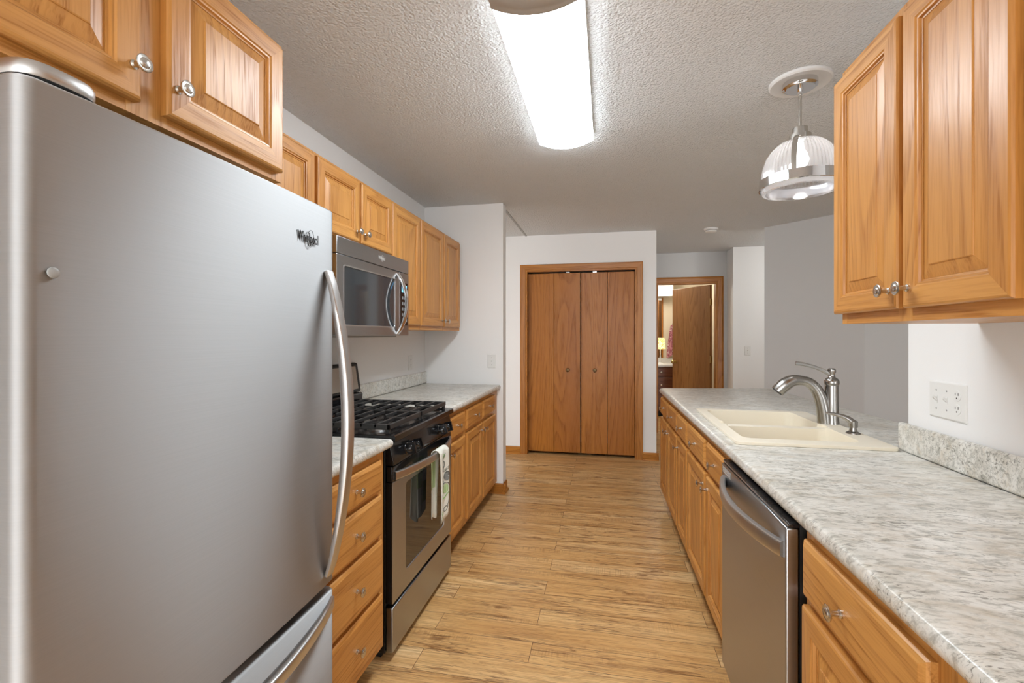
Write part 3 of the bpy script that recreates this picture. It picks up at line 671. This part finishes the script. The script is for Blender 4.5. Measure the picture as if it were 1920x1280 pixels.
hc.loops([capring(0.97, 1.699), capring(1.0, 1.702), capring(1.0, 1.714), capring(0.94, 1.721), capring(0.8, 1.723)], 0).build('hinge_cover', STEEL_H, rf, smooth=True)
MB().box(-0.10, -0.02, -hw+0.02, -hw+0.10, 1.6855, 1.699).build('hinge_plate', BLACKM, rf)

# ------------------------------------------------------------------ range
GX, GY = -0.85, 2.118; gw = 0.366
rg = thing('gas_range', 'black and stainless freestanding gas range under the microwave', 'range', (GX, GY, 0))
MB().box(-0.66, -0.032, -gw, gw, 0.03, 0.895).build('body', BLACK, rg, bevel=0.003)
MB().box(-0.60, -0.06, -gw+0.02, gw-0.02, 0.0, 0.03).build('base', BLACKM, rg)
MB().box(-0.031, 0.0, -gw+0.003, gw-0.003, 0.035, 0.215).build('storage_drawer', STEEL_D, rg, bevel=0.004)
# oven door with a rounded window
def rrect(a, b, z0, z1, r, n=6):
    pts = []
    for cx, cz, t0 in ((b-r, z0+r, -PI/2), (b-r, z1-r, 0), (a+r, z1-r, PI/2), (a+r, z0+r, PI)):
        for k in range(n+1):
            t = t0+PI/2*k/n; pts.append((cx+r*math.cos(t), cz+r*math.sin(t)))
    return pts
def px(pts, x): return [(x, y, z) for y, z in pts]
a, b = -gw+0.003, gw-0.003
od = MB().loops([px(rrect(a, b, 0.232, 0.727, 0.004), -0.0045), px(rrect(a, b, 0.232, 0.727, 0.004), -0.002), px(rrect(a+0.003, b-0.003, 0.235, 0.724, 0.004), 0.0),
                 px(rrect(-0.238, 0.250, 0.312, 0.692, 0.02), 0.0), px(rrect(-0.236, 0.248, 0.314, 0.690, 0.019), -0.004)], 0, True, False).build('oven_door', STEEL_D, rg)
MB().loops([px(rrect(-0.236, 0.248, 0.314, 0.690, 0.019), -0.012), px(rrect(-0.236, 0.248, 0.314, 0.690, 0.019), -0.004)], 0).build('oven_window', DARKGL, od)
MB().box(-0.031, -0.013, a+0.001, b-0.001, 0.233, 0.727).box(-0.0129, -0.005, a+0.001, -0.238, 0.233, 0.727).box(-0.0129, -0.005, 0.250, b-0.001, 0.233, 0.727).build('door_edge', BLACK, od)
MB().box(-0.028, -0.002, a, b, 0.728, 0.792).build('door_top_trim', BLACK, od, bevel=0.003)
hp = bow((0.0, -0.345, 0.752), (0.0, 0.345, 0.752), (0.052, 0, 0), 24)
MB().tube(hp, 0.01, 16, sect=[(0.007, 0.0175) for i in range(25)], up=(0, 0, 1)).build('oven_handle', STEEL_H, od, smooth=True)
# sloping knob panel and cooktop
cp = MB().loops([[(-0.031, -gw, 0.797), (0.004, -gw, 0.797), (0.006, -gw, 0.815), (-0.012, -gw, 0.885), (-0.031, -gw, 0.895)], [(-0.031, gw, 0.797), (0.004, gw, 0.797), (0.006, gw, 0.815), (-0.012, gw, 0.885), (-0.031, gw, 0.895)]], 0).build('control_panel', BLACK, rg, bevel=0.003)
for y in (-0.245, -0.165, 0.155, 0.235):
    k = MB().lathe([(0.0, 0.021), (0.008, 0.021), (0.011, 0.018), (0.034, 0.0165), (0.037, 0.014), (0.037, 0.0)], (0, 0, 0), 'x', 20).box(0.012, 0.050, -0.006, 0.006, -0.024, 0.024).build('control_knob', BLACK, cp, smooth=True, loc=(0.0, y, 0.838))
    k.rotation_euler = (0, -0.22, 0)
ct = MB()
ct.loops([[(x, y, 0.896) for x, y in ((-0.539, -gw), (0.012, -gw), (0.012, gw), (-0.539, gw))], [(x, y, 0.918) for x, y in ((-0.539, -gw), (0.012, -gw), (0.012, gw), (-0.539, gw))],
          [(x, y, 0.921) for x, y in ((-0.535, -gw+0.004), (0.004, -gw+0.004), (0.004, gw-0.004), (-0.535, gw-0.004))],
          [(x, y, 0.921) for x, y in ((-0.525, -gw+0.022), (-0.03, -gw+0.022), (-0.03, gw-0.022), (-0.525, gw-0.022))], [(x, y, 0.911) for x, y in ((-0.515, -gw+0.034), (-0.04, -gw+0.034), (-0.04, gw-0.034), (-0.515, gw-0.034))]], 0).build('cooktop', BLACK, rg)
BP = [(-0.155, -0.19), (-0.40, -0.19), (-0.155, 0.19), (-0.40, 0.19)]
for x, y in BP:
    o = MB().lathe([(0.911, 0.05), (0.922, 0.046), (0.925, 0.036), (0.931, 0.036)], (x, y, 0), 'z', 24).build('burner', STEEL_H, rg, smooth=True)
    MB().lathe([(0.9315, 0.034), (0.938, 0.034), (0.940, 0.030), (0.940, 0.0)], (x, y, 0), 'z', 24).build('burner_cap', BLACKM, o, smooth=True)
for s0, s1 in ((-0.345, -0.003), (0.003, 0.345)):
    g = MB(); t = 0.0054; z0, z1 = 0.946, 0.960; X0, X1 = -0.530, -0.025
    for y in (s0+t, s1-t): g.box(X0, X1, y-t, y+t, z0-0.008, z1)
    for x in (X0+t, X1-t): g.box(x-t, x+t, s0, s1, z0-0.008, z1)
    ym = (s0+s1)/2
    for i in range(1, 8):
        x = X0+(X1-X0)*i/8
        if i in (2, 6):
            g.box(x-t, x+t, s0, ym-0.045, z0, z1); g.box(x-t, x+t, ym+0.045, s1, z0, z1)
        else: g.box(x-t, x+t, s0, s1, z0, z1)
    for x0, x1 in ((X0, X0+0.10), (X0+0.19, X1-0.19), (X1-0.10, X1)): g.box(x0, x1, ym-t, ym+t, z0, z1)
    for x in (X0+0.01, X1-0.01, (X0+X1)/2):
        for y in (s0+0.012, s1-0.012): g.box(x-0.008, x+0.008, y-0.008, y+0.008, 0.912 if abs(x+0.28) < 0.2 else 0.9205, z0)
    g.build('grate', IRON, rg, bevel=0.002, seg=2)
# backguard with a raised, tilted console
bgd = MB().box(-0.672, -0.540, -gw, gw, 0.896, 1.000).build('backguard', BLACK, rg, bevel=0.010, seg=3)
def tilt(y0, y1, z0, z1, x, d): return [[(x+d, y0, z0), (x+d, y1, z0), (x-0.03+d, y1, z1), (x-0.03+d, y0, z1)]]
con = MB().loops([[(-0.60, -gw, 1.002), (-0.60, gw, 1.002), (-0.612, gw, 1.17), (-0.612, -gw, 1.17)], [(-0.548, -gw, 1.002), (-0.548, gw, 1.002), (-0.574, gw, 1.17), (-0.574, -gw, 1.17)]], 0).build('console', BLACKM, rg, bevel=0.012, seg=3)
MB().loops([[(-0.556, -gw+0.035, 1.022), (-0.556, gw-0.035, 1.022), (-0.578, gw-0.035, 1.152), (-0.578, -gw+0.035, 1.152)], [(-0.548, -gw+0.035, 1.022), (-0.548, gw-0.035, 1.022), (-0.5685, gw-0.035, 1.152), (-0.5685, -gw+0.035, 1.152)]], 0).build('console_panel', TAN, con, bevel=0.002)

# towel over the oven handle
tw = thing('dish_towel', 'white dish towel with green vegetable print hanging on the oven handle', 'towel', (GX, GY, 0.6))
def towel_strip(y0, y1, xo, z0, z1, amp, ph, taper=0.0, n=14, m=18, drop=0.0):
    rings = []
    for j in range(m+1):
        v = j/m; z = z1+(z0-z1)*v; row = []
        for i in range(n+1):
            u = i/n; y = y0+(y1-y0)*u; yc = (y0+y1)/2; y = yc+(y-yc)*(1-taper*v)+0.006*math.sin(3*v+ph)
            x = xo+amp*(0.3+0.7*v)*math.sin(2*PI*1.3*u+ph+v)
            zz = z-drop*v**4*math.exp(-((u-0.42)/0.24)**2)-0.010*v**3*math.sin(9*u+ph)
            row.append((x, y, zz))
        rings.append(row)
    return rings
ty0, ty1 = 0.045, 0.155
ty0, ty1 = -0.005, 0.12
xf = 0.068; zz = -0.6
fr = towel_strip(ty0, ty1, xf, 0.45+zz, 0.757+zz, 0.010, 0.4, 0.10, drop=0.055)
bk = towel_strip(ty0-0.02, ty1-0.03, 0.030, 0.455+zz, 0.757+zz, 0.006, 1.7, 0.30, drop=0.02)
n = 14; over = []
for k in range(1, 8):
    t = PI*k/8; over.append([(0.048+0.018*math.cos(PI-t), bk[0][i][1]*(1-k/8)+fr[0][i][1]*k/8, 0.757+zz+0.019*math.sin(t)) for i in range(n+1)])
rings = list(reversed(bk))+over+fr
mb = MB().loops(rings, 0, False, False, closed=False)
for q in range(len(mb.m)):
    j, i = divmod(q, n)
    if j < 18 and ((i < 7 and 7 < j < 17) or (i > 9 and 2 < j < 9)): mb.m[q] = 1
tc = mb.build('cloth', [CLOTH, INKL], tw, smooth=True)
sm = tc.modifiers.new('thick', 'SOLIDIFY'); sm.thickness = 0.003; sm.offset = 0
def surf(u, v):
    j = min(17.999, max(0, v*18)); i = min(13.999, max(0, u*14)); a = int(j); c = int(i); 
    A = Vector(fr[a][c]).lerp(Vector(fr[a][c+1]), i-c); B = Vector(fr[a+1][c]).lerp(Vector(fr[a+1][c+1]), i-c); q = A.lerp(B, j-a); return (q.x+0.0030, q.y, q.z)
def stroke(mb, uv, r=0.0013, mi=0): mb.tube([surf(u, v) for u, v in uv], r, 5, mi, up=(1, 0, 0))
def patch(mb, c, ru, rv, mi):
    k = 16; ring_ = [surf(c[0]+ru*math.cos(2*PI*i/k), c[1]+rv*math.sin(2*PI*i/k)) for i in range(k)]
    mb.add(ring_+[surf(*c)], [(i, (i+1) % k, k) for i in range(k)], mi)
pm = MB()
arc = lambda cx, cy, ru, rv, t0, t1: [(cx+ru*math.cos(t0+(t1-t0)*i/10), cy+rv*math.sin(t0+(t1-t0)*i/10)) for i in range(11)]
patch(pm, (0.40, 0.07), 0.22, 0.035, 2); stroke(pm, [(0.2, 0.10), (0.62, 0.04)])
stroke(pm, arc(0.40, 0.21, 0.16, 0.055, 0, 2*PI)); stroke(pm, [(0.36, 0.26), (0.28, 0.31), (0.18, 0.28)])
stroke(pm, [(0.55, 0.31), (0.9, 0.27)]); stroke(pm, [(0.55, 0.33), (0.9, 0.30)])
patch(pm, (0.72, 0.42), 0.20, 0.07, 3); stroke(pm, arc(0.72, 0.42, 0.21, 0.075, PI*0.9, 2.2*PI)); stroke(pm, [(0.3, 0.50), (0.45, 0.47), (0.35, 0.46)])
patch(pm, (0.62, 0.60), 0.17, 0.07, 2); stroke(pm, arc(0.58, 0.58, 0.28, 0.07, PI, 2*PI), 0.0013, 0)
for u in (0.5, 0.6, 0.7): stroke(pm, [(u, 0.55), (u+0.01, 0.66)], 0.001, 1)
stroke(pm, [(0.3, 0.72), (0.88, 0.67)], 0.002, 1); stroke(pm, [(0.22, 0.72), (0.25, 0.80)]); patch(pm, (0.42, 0.81), 0.05, 0.012, 3)
for t in range(5): stroke(pm, [(0.2, 0.91), (0.2+0.16*math.cos(t*1.3-2.4), 0.91+0.045*math.sin(t*1.3-2.4))], 0.0028, 1)
stroke(pm, arc(0.62, 0.88, 0.10, 0.03, 0, 2*PI)); stroke(pm, [(0.70, 0.86), (0.85, 0.79)])
pm.build('print', [INK, INKG, INKL, INKP], tw)

# ------------------------------------------------------------------ microwave
MX, MY0, MY1 = -1.14, 1.815, 2.560; MYc = (MY0+MY1)/2; mw = (MY1-MY0)/2; MZ0, MZ1 = 1.322, 1.764
mi = thing('microwave', 'stainless over-the-range microwave below the short oak cabinet', 'microwave', (MX, MYc, 0))
MB().box(WL+0.004-MX, -0.040, -mw, mw, MZ0+0.012, MZ1).build('body', GREYP, mi, bevel=0.003)
MB().box(-0.36, -0.03, -mw+0.02, mw-0.10, MZ0-0.004, MZ0+0.0115).build('underside_grille', GREYP, mi)
MB().box(-0.0395, 0.0, -mw, mw, 1.688, MZ1).build('vent_panel', STEEL_D, mi, bevel=0.003)
dy = 0.245
md = MB().loops([px(rrect(-mw, dy, MZ0+0.006, 1.685, 0.003), -0.0395), px(rrect(-mw, dy, MZ0+0.006, 1.685, 0.003), -0.002), px(rrect(-mw+0.002, dy-0.002, MZ0+0.008, 1.683, 0.003), 0),
                 px(rrect(-0.318, 0.196, 1.375, 1.640, 0.012), 0), px(rrect(-0.316, 0.194, 1.377, 1.638, 0.012), -0.003)], 0, True, False).build('door', STEEL_D, mi)
MB().loops([px(rrect(-0.316, 0.194, 1.377, 1.638, 0.012), -0.01), px(rrect(-0.316, 0.194, 1.377, 1.638, 0.012), -0.003)], 0).build('door_window', MICROGL, md)
MB().loops([px(rrect(-0.322, 0.200, 1.371, 1.644, 0.014), 0.0002), px(rrect(-0.322, 0.200, 1.371, 1.644, 0.014), 0.002), px(rrect(-0.317, 0.195, 1.376, 1.639, 0.012), 0.002), px(rrect(-0.317, 0.195, 1.376, 1.639, 0.012), 0.0002)], 0, False, False).build('window_trim', STEEL_H, md)
hp = bow((0.0, 0.226, 1.672), (0.0, 0.226, 1.338), (0.055, 0.0, 0), 22)
MB().tube(hp, 0.01, 14, sect=[(0.0165, 0.007) for i in range(23)], up=(1, 0, 0)).build('handle', CHROME, md, smooth=True)
kp = MB().box(-0.0395, 0.0, dy+0.003, mw, MZ0+0.006, 1.685).build('control_panel', STEEL_D, mi, bevel=0.002)
MB().box(-0.001, 0.0015, dy+0.018, mw-0.018, 1.385, 1.63).build('keypad', BLACK, kp)
MB().box(0.0016, 0.0022, dy+0.03, mw-0.03, 1.575, 1.615).build('display', DISP, kp)
for i in range(5):
    for j in range(3):
        y = dy+0.032+j*0.025; z = 1.405+i*0.032
        MB().box(0.0016, 0.0024, y, y+0.018, z, z+0.018).build('button', BTN, kp)
me = text_mesh('Whirlpool', 0.027, 0.0003, 0.0003, 0, LOGOW); me.transform(TXT @ Matrix.Diagonal((0.62, 1.0, 1, 1)))
link('logo_lettering', me, mi, loc=(0.0015, 2.205-MYc+0.02, 1.728))
rp = [(0.0006, 0.010*math.cos(t)-0.002*math.sin(t), 0.006*math.cos(t)+0.016*math.sin(t)) for t in [2*PI*k/24 for k in range(25)]]
MB().tube(rp, 0.0009, 6, up=(1, 0, 0)).build('logo_ring', LOGOW, mi, loc=(0.0012, 2.205-MYc+0.024, 1.728))

# ------------------------------------------------------------------ dishwasher
l, r, mp = rightrun(1.240, 1.852)
dw = thing('dishwasher', 'stainless built-in dishwasher under the right counter', 'dishwasher', l, r)
A, B = -0.300, 0.300
MB().box(-0.56, 0.008, A+0.002, B-0.002, 0.105, 0.868).build('tub', BLACKM, dw)
MB().box(-0.50, -0.05, A+0.01, B-0.01, 0.0, 0.10).build('kick_plate', BLACKM, dw)
dp = MB().box(0.009, 0.040, A, B, 0.118, 0.858).build('door', STEEL_D, dw, bevel=0.004)
MB().box(0.009, 0.034, A, B, 0.8585, 0.870).build('control_strip', BLACK, dw, bevel=0.002)
MB().box(0.034, 0.0355, A, B, 0.8625, 0.866).build('steel_line', STEEL_H, dw)  # stainless line set along the black control strip
hp = bow((0.040, -0.268, 0.800), (0.040, 0.285, 0.800), (0.050, 0, 0), 24)
MB().tube(hp, 0.01, 16, sect=[(0.010, 0.020) for i in range(25)], up=(0, 0, 1)).build('handle', STEEL_H, dp, smooth=True)
bdg = MB().box(0.0395, 0.0412, -0.285, -0.185, 0.828, 0.848).build('badge', GREYP, dp)
for i in range(3): MB().box(0.0405, 0.0418, -0.283, -0.187, 0.830+i*0.006, 0.8325+i*0.006).build('badge_line', LOGOW, bdg)
MB().box(0.0395, 0.0412, 0.12, 0.19, 0.18, 0.192).build('badge', LOGOW, dp)

# ------------------------------------------------------------------ ceiling fixture
cl = thing('ceiling_light', 'long lit fluorescent wraparound light on the ceiling', 'ceiling light', (-0.215, 2.01, Z))
MB().loops([[(-0.149, y, 0.0), (-0.149, y, -0.037), (0.149, y, -0.037), (0.149, y, 0.0)] for y in (-0.534, 0.566)], 0).build('housing', WHITE, cl)
def arcsec(w, dz, y, zt=-0.0375, n=14):
    pts = [(-w, y, zt)]
    for k in range(n+1):
        u = -1+2*k/n; pts.append((w*u, y, -0.045-dz*(1-u*u)))
    pts.append((w, y, zt)); return pts
MB().box(-0.12, 0.12, -0.60, 0.57, -0.012, 0.0).build('base_plate', WHITE, cl)
MB().loops([arcsec(0.148, 0.036, -0.535), arcsec(0.148, 0.036, 0.565)], 0).build('diffuser', DIFF, cl, smooth=True)
MB().loops([arcsec(0.140, 0.034, -0.615, -0.002), arcsec(0.150, 0.038, -0.605, -0.002), arcsec(0.152, 0.039, -0.57, -0.002), arcsec(0.150, 0.037, -0.562, -0.002), arcsec(0.152, 0.039, -0.555, -0.002), arcsec(0.151, 0.038, -0.536, -0.002)], 0).build('end_cap', LENSCAP, cl, smooth=True)

# ------------------------------------------------------------------ pendant
pe = thing('pendant_lamp', 'chrome pendant lamp with ribbed glass dome over the peninsula', 'pendant lamp', (0.833, 2.24, Z))
MB().lathe([(0.0, 0.122), (-0.010, 0.121), (-0.015, 0.115), (-0.012, 0.100), (-0.006, 0.092), (-0.006, 0.0)], (0, 0, 0), 'z', 48).build('medallion', WHITE, pe, smooth=True)
MB().lathe([(-0.006, 0.068), (-0.026, 0.068), (-0.029, 0.064), (-0.030, 0.060), (-0.034, 0.056), (-0.035, 0.040), (-0.034, 0.012), (-0.06, 0.010), (-0.062, 0.0)], (0, 0, 0), 'z', 32).build('canopy', CHROME, pe, smooth=True)
MB().lathe([(-0.06, 0.0062), (-0.215, 0.0062)], (0, 0, 0), 'z', 14).build('rod', NICKEL, pe, smooth=True)
so = MB().lathe([(-0.20, 0.016), (-0.205, 0.030), (-0.232, 0.031), (-0.236, 0.043), (-0.262, 0.044), (-0.266, 0.04)], (0, 0, 0), 'z', 28).build('socket', NICKEL, pe, smooth=True)
def dome(r0, ribs=0.0015, nseg=120):
    prof = []
    for k in range(15):
        t = k/14*PI/2; prof.append((-0.262-0.158*(1-math.cos(t)), 0.040+(r0-0.040)*math.sin(t)))
    rings = []
    for z, r in prof:
        rings.append([((r+ribs*(1 if i % 2 else -1))*math.cos(2*PI*i/nseg), (r+ribs*(1 if i % 2 else -1))*math.sin(2*PI*i/nseg), z) for i in range(nseg)])
    return rings
sh = MB().loops(dome(0.150), 0, False, False); sh.lathe([(-0.42, 0.151), (-0.464, 0.153), (-0.480, 0.147), (-0.482, 0.134)], (0, 0, 0), 'z', 60, 0, False, False)
sh.build('shade', GLASS, pe, smooth=True)
MB().lathe([(-0.425, 0.156), (-0.424, 0.159), (-0.464, 0.161), (-0.466, 0.157)], (0, 0, 0), 'z', 60, 0, False, False).build('band', CHROME, pe, smooth=True)
for k in range(3):
    t = 2*PI*k/3-2.07
    pts = [(-0.05, -0.262+0.0)]; P = []
    for q in range(0, 15):
        s_ = q/14*PI/2; rr_ = 0.046+(0.158-0.046)*math.sin(s_); P.append((rr_*math.cos(t), rr_*math.sin(t), -0.255-0.172*(1-math.cos(s_))))
    MB().tube(P, 0.004, 8, sect=[(0.0105, 0.0015)]*15, up=(math.cos(t), math.sin(t), 0.4)).build('strap', NICKEL, pe, smooth=True)
bl = MB().lathe([(-0.268, 0.013), (-0.30, 0.016), (-0.32, 0.028), (-0.345, 0.034), (-0.368, 0.027), (-0.380, 0.0)], (0, 0, 0), 'z', 20).build('bulb', BULB, pe, smooth=True)

# ------------------------------------------------------------------ wall plates, detector
def plate(name, label, cat, loc, rotz, w, h, kinds, group=None):
    r = thing(name, label, cat, loc, rotz, group)
    pl = MB().loops([px(rrect(-w/2, w/2, -h/2, h/2, 0.003), 0.0), px(rrect(-w/2, w/2, -h/2, h/2, 0.003), 0.003), px(rrect(-w/2+0.004, w/2-0.004, -h/2+0.004, h/2-0.004, 0.003), 0.0055)], 0).build('plate', WHITEP, r)
    for i, k in enumerate(kinds):
        y = (i-(len(kinds)-1)/2)*0.046
        if k == 's':
            MB().box(0.0056, 0.0066, y-0.005, y+0.005, -0.012, 0.012).loops([[(0.006, y-0.004, -0.006), (0.006, y+0.004, -0.006), (0.006, y+0.004, 0.008), (0.006, y-0.004, 0.008)], [(0.016, y-0.0035, 0.006), (0.016, y+0.0035, 0.006), (0.016, y+0.0035, 0.012), (0.016, y-0.0035, 0.012)]], 0).build('toggle', WHITEP, r)
            for z in (-0.03, 0.03): MB().lathe([(0.0054, 0.003), (0.0062, 0.0028), (0.0062, 0)], (0, y, z), 'x', 10).build('screw', GREYP, r)
        else:
            for z in (-0.021, 0.021):
                oc = MB().lathe([(0.0054, 0.0165), (0.0070, 0.016), (0.0070, 0)], (0, y, z), 'x', 20).build('socket', WHITEP, r)
                for yy_ in (-0.006, 0.006): MB().box(0.0068, 0.0073, y+yy_-0.0011, y+yy_+0.0011, z+0.001, z+0.009).build('slot', BLACKM, oc)
                MB().lathe([(0.0068, 0.0024), (0.0073, 0.0024)], (0, y, z-0.007), 'x', 10).build('slot', BLACKM, oc)
    return r
plate('wall_outlet', 'white outlet on the left wall above the backsplash', 'outlet', (WL, 3.50, 1.107), 0, 0.072, 0.117, ['o'])
plate('light_switch', 'white single light switch on the white return wall above the counter', 'light switch', (-0.945, 3.81, 1.11), -PI/2, 0.072, 0.117, ['s'])
plate('light_switch', 'white single light switch on the bright far wall beside the bathroom doorway', 'light switch', (1.745, 6.30, 1.135), -PI/2, 0.072, 0.117, ['s'])
plate('switch_plate', 'wide white plate with two switches and an outlet on the right wall', 'switch plate', (1.062, 1.712, 1.122), PI, 0.163, 0.117, ['s', 's', 'o'])
plate('wall_box', 'small white wall box edge-on high at the hallway corner', 'wall_box', (0.525, 5.40, 2.18), 0, 0.14, 0.17, [])  # plain white box on the hallway wall, its use unknown
plate('light_switch', 'white switch plate edge-on on the hallway corner beside the closet, at eye level', 'light switch', (0.525, 5.45, 1.50), 0, 0.08, 0.13, ['s'])
sdm = thing('smoke_detector', 'round white smoke detector on the ceiling near the hallway', 'smoke detector', (1.074, 5.15, Z))
MB().lathe([(0, 0.07), (-0.012, 0.069), (-0.016, 0.06), (-0.034, 0.055), (-0.040, 0.045), (-0.041, 0)], (0, 0, 0), 'z', 32).build('housing', WHITEP, sdm, smooth=True)
MB().lathe([(-0.020, 0.0600), (-0.027, 0.0592)], (0, 0, 0), 'z', 32, 0, False, False).build('vent_ring', GREYP, sdm)

# ------------------------------------------------------------------ bathroom beyond
va = thing('vanity', 'dark wood bathroom vanity with white top seen through the doorway', 'vanity', (0.56, 7.88, 0))
MB().box(-0.62, 0.59, 0.02, 0.54, 0.09, 0.815).build('carcass', VAN_X, va)
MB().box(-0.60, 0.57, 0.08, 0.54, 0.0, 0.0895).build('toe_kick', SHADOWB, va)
MB().box(-0.64, 0.61, -0.015, 0.545, 0.816, 0.852).build('counter', WHITE, va, bevel=0.006)
MB().box(-0.64, 0.61, 0.525, 0.546, 0.8525, 0.93).build('backsplash', WHITE, va)
for z0, z1 in ((0.665, 0.79), (0.40, 0.64), (0.13, 0.375)):
    for x0, x1 in ((0.12, 0.53), (-0.56, 0.08)):
        o = MB().box(x0, x1, 0.0, 0.0195, z0, z1).build('drawer', VAN_X, va, bevel=0.004)
        MB().lathe([(0, 0.006), (-0.012, 0.006), (-0.02, 0.014), (-0.026, 0.0)], ((x0+x1)/2, 0, (z0+z1)/2), 'y', 14).build('knob', NICKEL, o, smooth=True)
mr = thing('mirror', 'wall mirror above the bathroom vanity', 'mirror', (0.45, 8.43, 1.46))
MB().box(-0.5, 0.50, -0.008, -0.001, -0.52, 0.515).build('glass', MIRROR, mr)
MB().box(0.501, 0.525, -0.014, -0.001, -0.52, 0.515).box(-0.525, -0.501, -0.014, -0.001, -0.52, 0.515).build('frame', TRIM_V, mr)
tl_ = thing('table_lamp', 'small lamp with yellow floral shade on the bathroom vanity', 'lamp', (0.895, 8.12, 0.852))
MB().lathe([(0, 0.055), (0.008, 0.052), (0.018, 0.02), (0.06, 0.009), (0.10, 0.013), (0.13, 0.008), (0.22, 0.007), (0.27, 0.007)], (0, 0, 0), 'z', 20).build('base', WHITE, tl_, smooth=True)
MB().lathe([(0.245, 0.085), (0.43, 0.07), (0.43, 0.068), (0.245, 0.083)], (0, 0, 0), 'z', 28, 0, False, False).build('lamp_shade', SHADEM, tl_, smooth=True)
bt = thing('bath_towel', 'pink patterned towel hanging on a hook on the bathroom wall', 'towel', (1.118, 8.425, 0.985))
bm_ = MB(); rings = []
for j in range(15):
    v = j/14; z = 0.52-0.50*v; w = 0.018+0.055*min(1, v*1.15)**0.7; cx = -0.012*v
    rings.append([(cx+w*math.cos(2*PI*i/36)*(1+0.10*math.sin(6*2*PI*i/36+2*v)), -0.040+(0.012+0.022*v)*math.sin(2*PI*i/36)*(1+0.35*math.sin(7*2*PI*i/36)), z+(0.07*math.sin(2*PI*i/36*1.0+1.2)*v)) for i in range(36)])
bm_.loops(rings, 0).build('cloth', PINK, bt, smooth=True)
MB().tube([(0, -0.002, 0.50), (0, -0.035, 0.50), (0, -0.05, 0.52), (0, -0.05, 0.545)], 0.005, 8).build('hook', NICKEL, bt, smooth=True)
